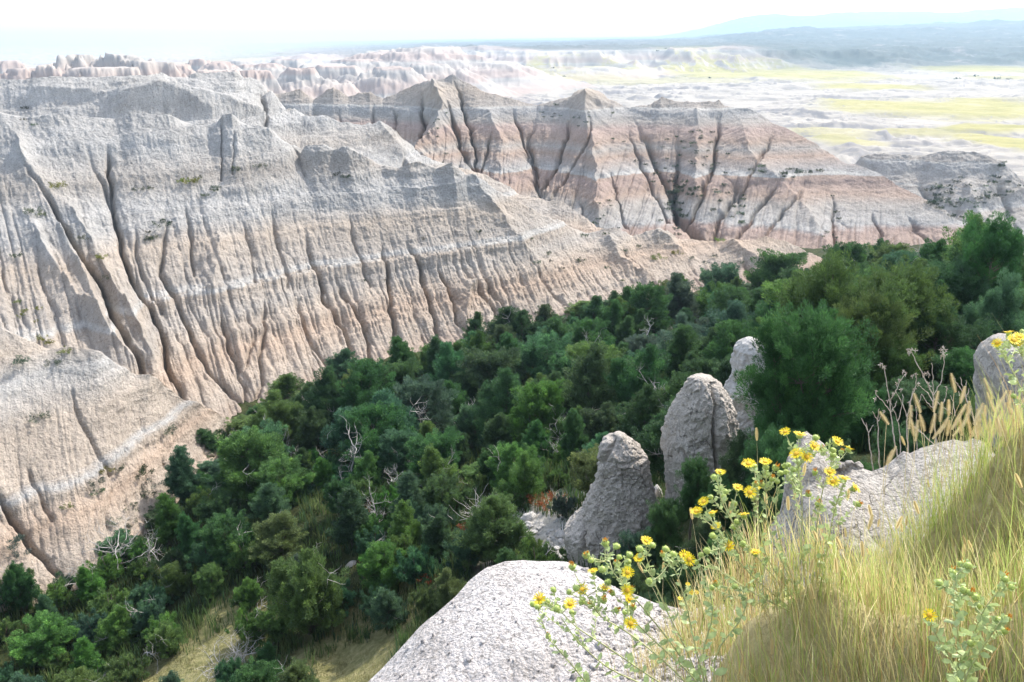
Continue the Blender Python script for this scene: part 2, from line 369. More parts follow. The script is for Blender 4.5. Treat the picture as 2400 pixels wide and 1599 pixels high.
# ---------------------------------------------------------------- ridges (lofted between a crest line and a foot line)
def resample(Q, n, key=None):
    d = np.r_[0, np.cumsum(np.linalg.norm(np.diff(Q[:, :3], axis=0), axis=1))]; t = d / d[-1]
    u = np.linspace(0, 1, n)
    # smooth catmull-like: linear then light smoothing keeps the drawn corners
    R = np.c_[[np.interp(u, t, Q[:, k]) for k in range(3)]].T
    return R, d[-1]
def seg_dist(px, py, a, b):
    ax, ay = a; bx, by = b; dx, dy = bx - ax, by - ay; L = dx * dx + dy * dy + 1e-9
    t = np.clip(((px - ax) * dx + (py - ay) * dy) / L, 0, 1)
    return np.hypot(px - ax - t * dx, py - ay - t * dy), t
def rill(s, v, lam, seed, slope=0.0, v0max=0.6, pw=0.7):
    """distance-to-channel relief: 0 on the channel, 1 on the rib; channels begin at random heights"""
    s = s + slope * v * lam + lam * 0.45 * fbm2(s / lam / 1.6, v * 5, 3, seed) 
    k = np.floor(s / lam); best = np.full(s.shape, 9.0); w = np.zeros(s.shape)
    for j in (-1, 0, 1):
        kk = k + j
        c = (kk + 0.5 + 0.62 * (_h(kk.astype(np.int64), kk.astype(np.int64) * 0, 0, seed) - 0.5)) * lam
        st = _h(kk.astype(np.int64), kk.astype(np.int64) * 0, 0, seed + 9) * v0max
        amp = 0.35 + 0.65 * _h(kk.astype(np.int64), kk.astype(np.int64) * 0, 0, seed + 19)
        d = np.abs(s - c) / (lam * 0.5)
        a = amp * sstep(st, st + 0.25, v)
        rel = a * (0.5 * (1 - np.clip(d, 0, 1) ** 0.95) + 0.5 * np.exp(-d / 0.10))
        w = np.maximum(w, rel)
    return w
RIDGES = {}
def ridge(name, crest, foot, nu, nv, mat, gullies=(), ribs=(), levels=((9, 1.6), (3.5, .7), (1.4, .3)), ledges=(), jag=0.5, back=(0, 14, -10), sag=0.08, seed=1, label=None,
          skirt=0.12, rough=0.25, thin=1.0, kind='structure', cat='hill', fine=0.06, crestw=0.25, lip=0.0, drop=0, bias=0.0, fade=0.16):
    if drop: foot = [(x, y + drop, d) for x, y, d in foot]
    C, Lc = resample(P(crest), nu); B, Lb = resample(P(foot), nu)
    L = max(Lc, Lb); s = np.linspace(0, L, nu)
    j = jag * (ridged2(s / 6.0, s * 0 + seed, 4, seed + 2, 0.6) - 0.55) * 2
    C[:, 2] += j
    vb = np.linspace(-0.35, 0, int(nv * 0.14), endpoint=False); vf = np.linspace(0, 1 + skirt, nv) ; v = np.r_[vb, vf]
    VV, SS = np.meshgrid(v, s, indexing='ij')
    f = np.clip(VV, 0, 9)[..., None]
    ks = max(5, nu // 11); kr = np.hanning(2 * ks + 1); kr /= kr.sum()
    Cs = np.c_[[np.convolve(np.pad(C[:, i], ks, mode='reflect', reflect_type='odd'), kr, 'valid') for i in range(3)]].T
    dec = np.exp(-np.abs(VV) / fade)[..., None]                # knobs and notches of the crest die out down the slope
    Pt = Cs[None] + (B - Cs)[None] * f + (C - Cs)[None] * dec
    bk = np.clip(-VV, 0, 9)[..., None] / 0.35
    Pt = Pt + np.array(back)[None, None] * np.concatenate([bk, bk, bk ** 1.3], -1)
    dv = B - Cs; du = np.gradient(Cs * 0.5 + B * 0.5, axis=0); du = du / np.linalg.norm(du, axis=1)[:, None]
    # smooth direction of the face, away from the hill and up
    k = max(5, nu // 14); ker = np.hanning(2 * k + 1); ker /= ker.sum()
    N = np.cross(du, dv); N /= np.linalg.norm(N, axis=1)[:, None]
    N = np.c_[[np.convolve(np.pad(N[:, i], k, mode='edge'), ker, 'valid') for i in range(3)]].T
    N[N[:, 2] < 0] *= -1; N /= np.linalg.norm(N, axis=1)[:, None]
    Av = np.abs(VV); disp = np.zeros(VV.shape)
    disp -= sag * np.linalg.norm(dv, axis=1)[None] * np.sin(np.clip(VV, 0, 1) * math.pi)
    wv = crestw + (1 - crestw) * sstep(0, 0.10, Av)
    for i, (lam, dep) in enumerate(levels):
        disp -= dep * wv * (0.3 + 0.7 * sstep(0.12, 0.5, Av + 0.25 * fbm2(SS / 15, Av * 2, 2, seed + 50))) * rill(SS, Av, lam, seed * 31 + i * 7, v0max=0.55 if i < 2 else 0.35) * (0.55 + 0.45 * np.clip(Av, 0, 1))
    px, py, dd = project(Pt.reshape(-1, 3)); px = px.reshape(VV.shape); py = py.reshape(VV.shape); sc = dd.reshape(VV.shape) / F
    wx = 8 * fbm2(SS / 4.0, Av * 17, 3, seed + 77); 
    gmask = VV >= -0.02
    for sign, lst in ((-1, gullies), (1, ribs)):
        for pts, dep, wid in lst:
            D = np.full(VV.shape, 1e9); T = np.zeros(VV.shape)
            tot = [0]
            for a, b in zip(pts[:-1], pts[1:]): tot.append(tot[-1] + math.hypot(b[0] - a[0], b[1] - a[1]))
            for n, (a, b) in enumerate(zip(pts[:-1], pts[1:])):
                d, t = seg_dist(px + wx, py, a, b)
                tt = (tot[n] + t * (tot[n + 1] - tot[n])) / tot[-1]
                m = d < D; D = np.where(m, d, D); T = np.where(m, tt, T)
            D = D * sc
            tap = sstep(-0.02, 0.3, T) if sign < 0 else sstep(-0.05, .12, T)
            g = np.exp(-D / (wid * 0.55))
            disp += sign * dep * (0.32 if sign < 0 else .8) * tap * g * gmask
            if sign < 0: disp -= dep * 0.42 * tap * np.exp(-(D / (wid * 0.10 + 0.08)) ** 2) * gmask
    zz = Pt[..., 2] + 0.5 * fbm2(SS / 12, VV * 3, 3, seed + 4)
    for zl, out, th in ledges:
        q = zl - zz
        disp += out * (sstep(-th * .4, 0, q) * (1 - sstep(th * .6, th * 3.5, q))) * (VV > -0.05) * (0.5 + 0.6 * noise2(SS / 7, SS * 0, seed + 14))
    zw = zz + 0.35 * fbm2(SS / 5, VV * 6, 3, seed + 31)
    strat = (ridged2(zw / 1.9, SS / 70, 3, seed + 33) - .5) * 1.2 + 0.5 * fbm2(zw / 0.5, SS / 25, 2, seed + 35)
    disp += rough * 0.75 * strat * (0.6 + 0.8 * noise2(SS / 9, VV * 5, seed + 37))
    rr = fbm3(Pt[..., 0] / 1.8, Pt[..., 1] / 1.8, Pt[..., 2] / 1.2, 4, seed + 6, 0.6)
    disp += rough * rr + fine * fbm2(SS / 0.28, Pt[..., 2] / 0.5, 2, seed + 8)
    disp *= 1 - 0.4 * sstep(0.8, 1.0, VV)
    disp += bias * sstep(0.25, 1.0, VV)
    tap = sstep(0, 0.015, SS / L) * sstep(1, 0.985, SS / L)
    Pt = Pt + N[None] * disp[..., None]
    nr, nc = VV.shape
    Vx = Pt.reshape(-1, 3)
    o = mesh_np(name, Vx, grid_faces(nr, nc), mat)
    tag(o, label, cat, kind=kind)
    RIDGES[label] = Pt
    return o, Pt
G1, G2, G3 = (0.435, 0.415, 0.385), (0.48, 0.46, 0.43), (0.43, 0.385, 0.335)
K1, K2, K3 = (0.485, 0.37, 0.28), (0.43, 0.325, 0.255), (0.475, 0.40, 0.325)
WH = (0.52, 0.49, 0.445)
m_main = rock_mat('clay_wall', -36, -2, [(-36, K1), (-33, K2), (-31, K3), (-29, K1), (-27.5, K3), (-26.4, G3), (-24.8, K3), (-24.6, WH), (-24.3, WH), (-24.1, G3), (-21, K3), (-19.2, G1), (-18.2, G1), (-17.8, G2), (-17.2, G1), (-15, G3), (-12.5, G1), (-12, G2), (-9, G1), (-7, G2), (-5, G1), (-2, G2)], wob=0.14)
m_pink = rock_mat('clay_banded', -48, -5, tint=0.84, stops= [(-48, K3), (-45, K2), (-43.5, K1), (-41, K2), (-38.5, (0.40, 0.30, 0.25)), (-37.8, G1), (-35, G3), (-33.5, K2), (-31.2, (0.40, 0.30, 0.25)), (-30.4, K2), (-30.2, WH), (-29.9, WH), (-29.7, G1), (-27, K2), (-25.5, G3), (-24, K2), (-21.5, (0.47, 0.36, 0.305)), (-20.2, G3), (-18.3, G1), (-17.6, G1), (-17.45, WH), (-17.2, WH), (-17.0, G3), (-13, K3), (-9, G1), (-5, K3)], wob=0.12, speck=0.15, bump=0.7)
m_gray = rock_mat('clay_gray', -60, -15, [(-60, G3), (-52, G1), (-47, G3), (-46.6, WH), (-46.2, G1), (-42, G3), (-41.8, WH), (-41.4, G3), (-36, G1), (-35.8, WH), (-35.5, G3), (-30, G1), (-20, G3)], wob=0.5, tint=0.92)
m_spur = rock_mat('clay_near', -36, -14, [(-36, K1), (-33, K1), (-31, K3), (-29.5, K1), (-28.3, K3), (-28.0, G2), (-27.6, K3), (-25, K3), (-22.5, G2), (-21, K3), (-17, G2), (-14, G2)], wob=0.35, s=0.7)

# banded ridge across the inner valley
ridge('hill', [(560, 205, 262), (640, 215, 262), (690, 205, 260), (720, 230, 258), (765, 200, 256), (800, 225, 254), (850, 210, 252), (880, 228, 250), (930, 205, 248), (975, 190, 246), (1000, 192, 245), (1040, 174, 244), (1075, 190, 243), (1120, 215, 242), (1180, 228, 240), (1235, 248, 238), (1290, 236, 236), (1315, 243, 235), (1330, 215, 234), (1352, 209, 233), (1378, 218, 233), (1405, 245, 232), (1440, 254, 231), (1480, 248, 230), (1520, 227, 230), (1550, 234, 229), (1600, 240, 228), (1640, 238, 227), (1652, 232, 227), (1665, 250, 226), (1745, 262, 224), (1775, 290, 221), (1830, 310, 217), (1890, 345, 213), (1935, 375, 208), (1990, 388, 203), (2060, 425, 196), (2130, 460, 190), (2200, 505, 184), (2270, 540, 180)],
      [(560, 420, 225), (700, 420, 220), (860, 430, 213), (960, 420, 208), (1085, 455, 204), (1200, 490, 198), (1300, 560, 186), (1450, 585, 178), (1600, 590, 174), (1700, 610, 170), (1850, 625, 166), (2000, 635, 162), (2150, 640, 158), (2300, 650, 156)],
      1250, 360, m_pink, seed=3, jag=0.5, sag=0.03, back=(6, 34, -26),
      gullies=[([(1655, 250), (1650, 300), (1640, 370), (1610, 450), (1575, 505)], 4.5, 3.0), ([(1555, 300), (1560, 350), (1548, 420), (1555, 480), (1600, 540), (1640, 565)], 6, 4.0),
               ([(1455, 270), (1490, 330), (1530, 400), (1560, 470), (1620, 545)], 5, 4.0), ([(1230, 270), (1215, 310), (1225, 370), (1235, 440), (1215, 500)], 5, 3.5), ([(1180, 250), (1205, 320), (1220, 380)], 3, 2.5),
               ([(1310, 260), (1300, 320), (1270, 390), (1235, 440)], 4, 3.0), ([(1365, 270), (1360, 320), (1310, 400), (1260, 460)], 3.0, 2.5), ([(1020, 230), (1045, 290), (1070, 350), (1092, 395)], 6, 3.2), ([(1045, 180), (1065, 240), (1085, 300), (1095, 380)], 4.5, 2.2),
               ([(1130, 300), (1120, 340), (1100, 400)], 3, 2), ([(965, 210), (968, 260), (962, 340)], 6, 3.5), ([(1440, 290), (1470, 360), (1500, 420), (1540, 500)], 2.5, 2.2), ([(1700, 400), (1690, 440), (1650, 500), (1640, 560)], 4.5, 3.0),
               ([(1780, 300), (1745, 370), (1700, 440)], 2.5, 2.2), ([(1800, 410), (1740, 480), (1700, 540), (1660, 590)], 3.5, 2.5), ([(1860, 420), (1800, 490), (1740, 570)], 2.5, 2), ([(1915, 430), (1915, 500), (1912, 560), (1915, 610)], 2.2, 1.8),
               ([(2000, 470), (2030, 540), (2060, 620)], 2.4, 2), ([(2080, 480), (2140, 540), (2180, 620)], 3, 2.5), ([(1330, 470), (1340, 520), (1360, 560)], 1.6, 1.5), ([(1400, 400), (1420, 470), (1440, 540)], 2.0, 1.8), ([(860, 230), (850, 300), (850, 400)], 3, 2.5), ([(780, 240), (775, 320), (780, 400)], 2.5, 2.0), ([(905, 230), (900, 300), (880, 380)], 2.5, 2.0), ([(720, 235), (722, 300), (730, 390)], 2.5, 2.0)],
      ribs=[([(1000, 195), (1020, 270), (1000, 330), (960, 400)], 7, 4.0), ([(1352, 212), (1350, 280), (1370, 400), (1380, 560)], 7, 9), ([(1700, 270), (1720, 350), (1850, 480), (1900, 620)], 3, 9), ([(1120, 250), (1150, 330), (1150, 440)], 3, 6), ([(1600, 250), (1600, 330), (1600, 420)], 2.5, 5)],
      levels=((11, 1.3), (3.8, 0.9), (1.9, 0.6), (1.0, .28)), drop=10, bias=2.2, ledges=((-17.2, 0.5, 0.5), (-30.0, 0.6, 0.5), (-37.8, 0.3, 0.5), (-43, .3, .4)), rough=0.25,
      label='pink and grey banded clay ridge across the inner valley')
ridge('hill', [(1880, 420, 275), (1960, 385, 272), (1985, 362, 270), (2030, 352, 268), (2085, 356, 266), (2105, 366, 266), (2150, 352, 264), (2200, 344, 262), (2240, 352, 262), (2270, 360, 260), (2320, 385, 258), (2353, 415, 256), (2420, 440, 256), (2560, 430, 255)],
      [(1860, 560, 232), (2000, 565, 226), (2150, 580, 222), (2300, 610, 218), (2420, 620, 214), (2600, 620, 210)], 420, 220, m_gray, seed=8, jag=0.5, back=(0, 30, -20),
      gullies=[([(2110, 400), (2150, 440), (2200, 490), (2240, 530)], 5, 4), ([(2300, 400), (2330, 450), (2353, 500)], 4, 4)], ribs=[([(2220, 400), (2240, 440), (2280, 520)], 2.5, 7)],
      levels=((14, 2.6), (5, 1.1), (2, 0.4)), ledges=((-46.4, 0.7, 0.5), (-41.6, 0.8, 0.5), (-35.7, 0.8, 0.5)), bias=1.5, rough=.45, label='grey layered clay knolls at the right end of the valley')
# plateau wall behind the main spur
ridge('hill', [(-220, 175, 138), (-60, 180, 136), (0, 182, 135), (60, 184, 134), (130, 186, 134), (200, 190, 134), (300, 186, 135), (345, 178, 137), (370, 172, 139), (400, 183, 140), (430, 180, 141), (470, 170, 142), (540, 166, 143), (560, 180, 144), (600, 200, 145), (620, 232, 143), (660, 262, 142), (700, 275, 141), (740, 272, 142), (790, 284, 143), (830, 290, 144), (850, 284, 145), (900, 308, 146), (940, 335, 147), (965, 360, 148), (1040, 385, 149), (1110, 400, 149), (1160, 425, 148), (1200, 452, 146), (1290, 462, 143), (1330, 490, 140), (1370, 520, 137), (1420, 540, 134)],
      [(-220, 420, 104), (0, 420, 106), (200, 440, 108), (500, 470, 112), (800, 520, 118), (1000, 540, 122), (1200, 580, 124), (1440, 600, 126)],
      1100, 260, m_main, seed=5, jag=0.35, sag=0.05, back=(3, 26, -16),
      gullies=[([(600, 210), (610, 260), (615, 300)], 2.2, 1.0), ([(930, 345), (935, 380), (930, 420)], 1.5, 1.5)],
      ribs=[([(250, 250), (380, 240), (520, 245), (600, 262)], 2.5, 3.0), ([(60, 215), (330, 230), (480, 262)], 2.0, 3.5), ([(850, 290), (900, 330), (960, 390)], 1.5, 2.0)],
      levels=((9, 1.3), (3.5, 0.6), (1.4, 0.25)), ledges=((-6.2, 0.9, 0.5), (-8.6, 1.2, 0.7), (-11.2, 1.0, 0.6), (-14, .5, .5)), rough=0.35, label='pale plateau rim and rear spur behind the great clay wall')
# the great wall
ridge('hill', [(-260, 215, 112), (-100, 240, 110), (0, 262, 108), (60, 275, 108), (130, 262, 108), (200, 268, 109), (262, 275, 110), (300, 264, 110), (385, 262, 111), (425, 288, 111), (470, 290, 112), (500, 275, 112), (512, 262, 112), (532, 262, 112), (550, 285, 112), (615, 306, 113), (650, 330, 113), (685, 362, 113), (705, 340, 113), (730, 336, 113), (762, 352, 113), (795, 338, 113), (812, 352, 113), (870, 382, 114), (910, 392, 114), (940, 378, 114), (965, 372, 115), (1000, 390, 115), (1038, 376, 115), (1062, 408, 116), (1110, 425, 117), (1150, 452, 118), (1220, 480, 119), (1290, 520, 121), (1340, 540, 122), (1385, 528, 123), (1420, 525, 124), (1450, 545, 125), (1500, 530, 126), (1530, 540, 127), (1560, 553, 128), (1640, 556, 129), (1700, 560, 130), (1760, 545, 132), (1800, 556, 133), (1850, 575, 134), (1890, 600, 136), (1960, 640, 138)],
      [(-260, 1000, 58), (-100, 1000, 60), (60, 960, 64), (200, 950, 67), (320, 945, 70), (430, 990, 70), (530, 1005, 72), (600, 978, 74.5), (800, 900, 84), (1000, 850, 91), (1080, 800, 95), (1200, 775, 99), (1400, 735, 105), (1560, 715, 109), (1760, 680, 116), (1880, 660, 122), (1980, 650, 126)],
      1500, 620, m_main, seed=1, jag=0.3, sag=0.03, back=(4, 12, -7),
      gullies=[([(25, 330), (70, 400), (120, 460), (170, 550), (235, 640), (262, 740), (295, 800), (322, 870), (335, 960)], 3.6, 1.5), ([(195, 330), (232, 400), (262, 450), (280, 550), (320, 640), (350, 700), (378, 780), (385, 840), (412, 900), (430, 965)], 3.2, 1.3),
               ([(252, 330), (250, 390), (262, 440)], 2.4, 1.2), ([(378, 430), (385, 500), (372, 600), (400, 660), (430, 730), (450, 790), (480, 850), (530, 910), (560, 950)], 1.8, 1.2), ([(420, 440), (440, 520), (450, 610)], 1.2, 0.9),
               ([(495, 670), (520, 740), (530, 800), (545, 860), (560, 900), (565, 950)], 1.6, 1.0), ([(555, 690), (585, 770), (560, 850)], 0.8, .8), ([(605, 660), (608, 740), (600, 820), (602, 890), (570, 960)], 1.4, 1.0), ([(505, 265), (510, 330), (512, 400)], 0.8, 0.3), ([(537, 280), (538, 340), (540, 390)], .5, 0.25),
               ([(680, 640), (690, 720), (720, 800), (760, 860)], 1.2, 0.9), ([(700, 500), (715, 580), (750, 680), (790, 760), (805, 820), (800, 860)], 2.0, 1.1), ([(760, 620), (800, 680), (830, 740), (845, 800), (845, 850)], 1.8, 1.0),
               ([(875, 530), (890, 600), (898, 680), (905, 760), (905, 850)], 2.0, 1.0), ([(930, 530), (965, 600), (985, 690), (1000, 760), (1012, 840)], 1.8, 1.1), ([(1000, 590), (1040, 680), (1045, 750), (1070, 790)], 2.0, 1.2), ([(1055, 590), (1100, 660), (1140, 720), (1150, 780)], 1.5, 1.0), ([(660, 290), (700, 400)], .5, .8),
               ([(1100, 620), (1150, 700), (1190, 760)], 1.0, 0.8), ([(625, 450), (640, 520), (660, 600), (665, 650)], 0.9, .7), ([(560, 480), (580, 560), (590, 640)], .8, .6), ([(0, 1010), (60, 1100)], .8, .8), ([(800, 470), (820, 560), (850, 650)], .8, .6), ([(300, 490), (330, 600), (370, 700)], 1.2, 1.0), ([(1200, 560), (1240, 640), (1300, 720)], .8, .8), ([(1420, 560), (1500, 650), (1560, 700)], 1.2, 1.2), ([(1700, 590), (1740, 640), (1780, 670)], 1.5, 1.5)],
      ribs=[([(30, 300), (60, 380), (130, 480), (190, 640), (240, 780), (300, 860)], 2.5, 2.2), ([(150, 450), (220, 560), (290, 700), (350, 850)], 1.6, 1.5), ([(505, 520), (500, 600), (480, 660)], 1.2, 1.5), ([(1055, 380), (1110, 450), (1200, 560), (1230, 620)], 1.5, 2.2), ([(1390, 540), (1420, 600), (1480, 640)], 1.8, 2.0), ([(1500, 535), (1560, 580)], 1.5, 1.5), ([(1660, 560), (1760, 620), (1800, 660)], 2.0, 2.0), ([(60, 470), (100, 560), (180, 700), (330, 850)], 1.5, 1.6), ([(1090, 640), (1060, 720), (1060, 790)], 1.6, 1.2)],
      levels=((5.5, 0.55), (2.6, 0.65), (1.4, 0.5), (.7, .22)), drop=20, bias=1.7, ledges=((-24.3, 0.55, 0.4), (-17.7, 0.25, 0.4), (-27.8, 0.3, 0.3), (-13.2, 0.5, 0.6), (-10.6, 0.6, 0.5)), rough=0.25, fine=0.08, label='great grey clay wall with dark erosion gullies behind the juniper grove')
# near left spur
ridge('hill', [(-200, 690, 58), (-60, 735, 59), (0, 752, 60), (60, 778, 60.5), (110, 806, 61), (160, 798, 61.5), (225, 808, 62), (262, 835, 62.5), (310, 862, 63.5), (345, 862, 64), (372, 886, 65), (405, 918, 66), (450, 925, 67.5), (490, 945, 69), (530, 975, 71), (580, 1010, 73)],
      [(-200, 1440, 43.5), (0, 1385, 45.5), (120, 1350, 47.5), (200, 1330, 48.5), (280, 1270, 52), (340, 1200, 56), (420, 1130, 60.5), (470, 1080, 64), (520, 1040, 68), (590, 1040, 70)],
      800, 460, m_spur, seed=12, jag=0.25, sag=0.02, back=(1.5, 8, -12),
      gullies=[([(-20, 1120), (30, 1190), (70, 1260), (130, 1330)], 1.8, 0.9), ([(160, 870), (190, 960), (230, 1040), (260, 1090)], .5, .5), ([(370, 1050), (400, 1100), (420, 1130)], .7, .6), ([(60, 1060), (90, 1140), (120, 1200)], .6, .5)],
      levels=((3.0, 0.38), (1.2, 0.22), (0.55, 0.11)), drop=12, bias=0.9, ledges=((-27.9, 0.25, 0.3),), rough=0.17, fine=0.06, skirt=0.15, label='near pinkish clay spur rising from the grove on the left')
# ---------------------------------------------------------------- mesh builder for branches and stems
class MB:
    def __init__(s): s.v = []; s.f3 = []; s.f4 = []; s.n = 0; s.m3 = []; s.m4 = []
    def add(s, V, f, mi=0):
        V = np.asarray(V, float).reshape(-1, 3); f = np.asarray(f, int) + s.n
        s.v.append(V); s.n += len(V)
        if f.shape[1] == 3: s.f3.append(f); s.m3.append(np.full(len(f), mi))
        else: s.f4.append(f); s.m4.append(np.full(len(f), mi))
    def tube(s, pts, rad, n=5, mi=0, cap=True):
        pts = np.asarray(pts, float); k = len(pts); rad = np.broadcast_to(rad, (k,))
        t = np.gradient(pts, axis=0); t /= np.linalg.norm(t, axis=1)[:, None] + 1e-9
        ref = np.array([0.31, 0.17, 0.94]) if abs(t[0][2]) < 0.9 else np.array([1.0, 0.1, 0])
        a = np.cross(t, ref); a /= np.linalg.norm(a, axis=1)[:, None] + 1e-9; b = np.cross(t, a)
        an = np.linspace(0, 2 * math.pi, n, endpoint=False)
        V = pts[:, None] + rad[:, None, None] * (np.cos(an)[None, :, None] * a[:, None] + np.sin(an)[None, :, None] * b[:, None])
        f = grid_faces(k, n, wrap=True); s.add(V, f, mi)
    def build(s, name, mat, parent=None, smooth=True, mats=None):
        fs = []; mi = []
        if s.f3: fs.append(np.concatenate(s.f3)); mi.append(np.concatenate(s.m3))
        if s.f4: fs.append(np.concatenate(s.f4)); mi.append(np.concatenate(s.m4))
        return mesh_np(name, np.concatenate(s.v), fs, mat, parent, smooth, mats=mats, midx=np.concatenate(mi) if mats else None)
def unit(v): return v / (np.linalg.norm(v, axis=-1, keepdims=True) + 1e-9)
def copy_tree(o, parent=None):
    c = o.copy(); COL.objects.link(c)
    if parent: c.parent = parent; c.matrix_parent_inverse = o.matrix_parent_inverse
    for ch in CH.get(o.name, []): copy_tree(ch, c)
    return c
CH = {}

# foliage: hue comes from each tree's own object colour, with some variety from sprig to sprig
fm = NT('juniper_foliage'); oi = fm.new('ShaderNodeObjectInfo'); tn = fm.attr('tone').outputs['Fac']
mul = fm.ramp(tn, [(0.0, (0.55, 0.60, 0.60)), (0.5, (1.0, 1.0, 1.0)), (0.85, (1.4, 1.4, 1.2)), (1.0, (1.9, 1.8, 1.4))])
fc = fm.mix(1.0, oi.outputs['Color'], mul, 'MULTIPLY')
fm.link(fc, fm.b.inputs['Base Color']); fm.b.inputs['Roughness'].default_value = 0.7; fm.b.inputs['Specular IOR Level'].default_value = 0.25
tr = fm.new('ShaderNodeBsdfTranslucent'); fm.link(fc, tr.inputs[0]); mx = fm.new('ShaderNodeMixShader'); mx.inputs[0].default_value = 0.3
fm.link(fm.b.outputs[0], mx.inputs[1]); fm.link(tr.outputs[0], mx.inputs[2]); fm.link(mx.outputs[0], fm.out.inputs[0]); FOL = fm.m
bm_ = NT('bark'); bc = bm_.ramp(bm_.noise(bm_.objco(), 6, 5, 0.7, sx=(3, 3, 0.6)), [(0.3, (0.07, 0.05, 0.035)), (0.7, (0.20, 0.165, 0.13))]); bm_.link(bc, bm_.b.inputs['Base Color']); bm_.b.inputs['Roughness'].default_value = 0.9; BARK = bm_.m
dm_ = NT('dead_wood'); dc = dm_.ramp(dm_.noise(dm_.objco(), 8, 4, 0.7), [(0.3, (0.26, 0.235, 0.21)), (0.7, (0.56, 0.53, 0.49))]); dm_.link(dc, dm_.b.inputs['Base Color']); dm_.b.inputs['Roughness'].default_value = 0.85; DEAD = dm_.m

def prof(kind, t):
    if kind == 'cone': return (1 - t) ** 0.75 * sstep(-0.12, 0.2, t) * 1.05
    if kind == 'round': return np.sqrt(np.clip(1 - (2 * t - 0.92) ** 2 * 0.86, 0, 1)) * 1.0
    if kind == 'column': return np.clip(1.1 * (1 - t) ** 0.55, 0, .85) * sstep(-0.1, 0.15, t)
    return np.sqrt(np.clip(1 - t * t, 0, 1)) * (0.85 + .15 * t)
def limb_curve(rg, p0, az, el, L, n=6, droop=0.0, wob=0.12):
    d = np.array([math.sin(az) * math.cos(el), math.cos(az) * math.cos(el), math.sin(el)]); pts = [p0]; st = L / (n - 1)
    for i in range(n - 1):
        d = unit(d + rg.normal(0, wob, 3) + np.array([0, 0, 0.10 - droop])); pts.append(pts[-1] + d * st)
    return np.array(pts), d
def sprays(rg, bases, dirs, lens, nper, sl, sw, tone):
    """flame-like tufts: each a bundle of narrow leaf-sized triangles set around its axis"""
    m = len(bases); k = nper
    B = np.repeat(bases, k, 0); Dr = np.repeat(dirs, k, 0); L = np.repeat(lens, k)
    t = rg.random(m * k) ** 0.8
    a = unit(np.cross(Dr, rg.normal(0, 1, (m * k, 3))))
    rad = L * 0.30 * np.sin(np.pi * np.clip(0.12 + 0.83 * t, 0, 1)) ** 0.8 * rg.random(m * k) ** 0.45
    p = B + Dr * (L * t)[:, None] + a * rad[:, None]
    d = unit(Dr * 0.9 + a * (1.0 - 0.5 * t)[:, None] + rg.normal(0, 0.35, (m * k, 3)) + np.array([0, 0, 0.25]))
    side = unit(np.cross(d, rg.normal(0, 1, (m * k, 3))))
    l = sl * rg.uniform(0.6, 1.4, m * k)[:, None]; w = sw * rg.uniform(0.7, 1.3, m * k)[:, None]
    V = np.stack([p - side * w, p + side * w, p + d * l], 1).reshape(-1, 3)
    tt = np.clip(np.repeat(tone, k) + rg.normal(0, 0.12, m * k), 0, 1)
    return V, np.repeat(tt, 3)
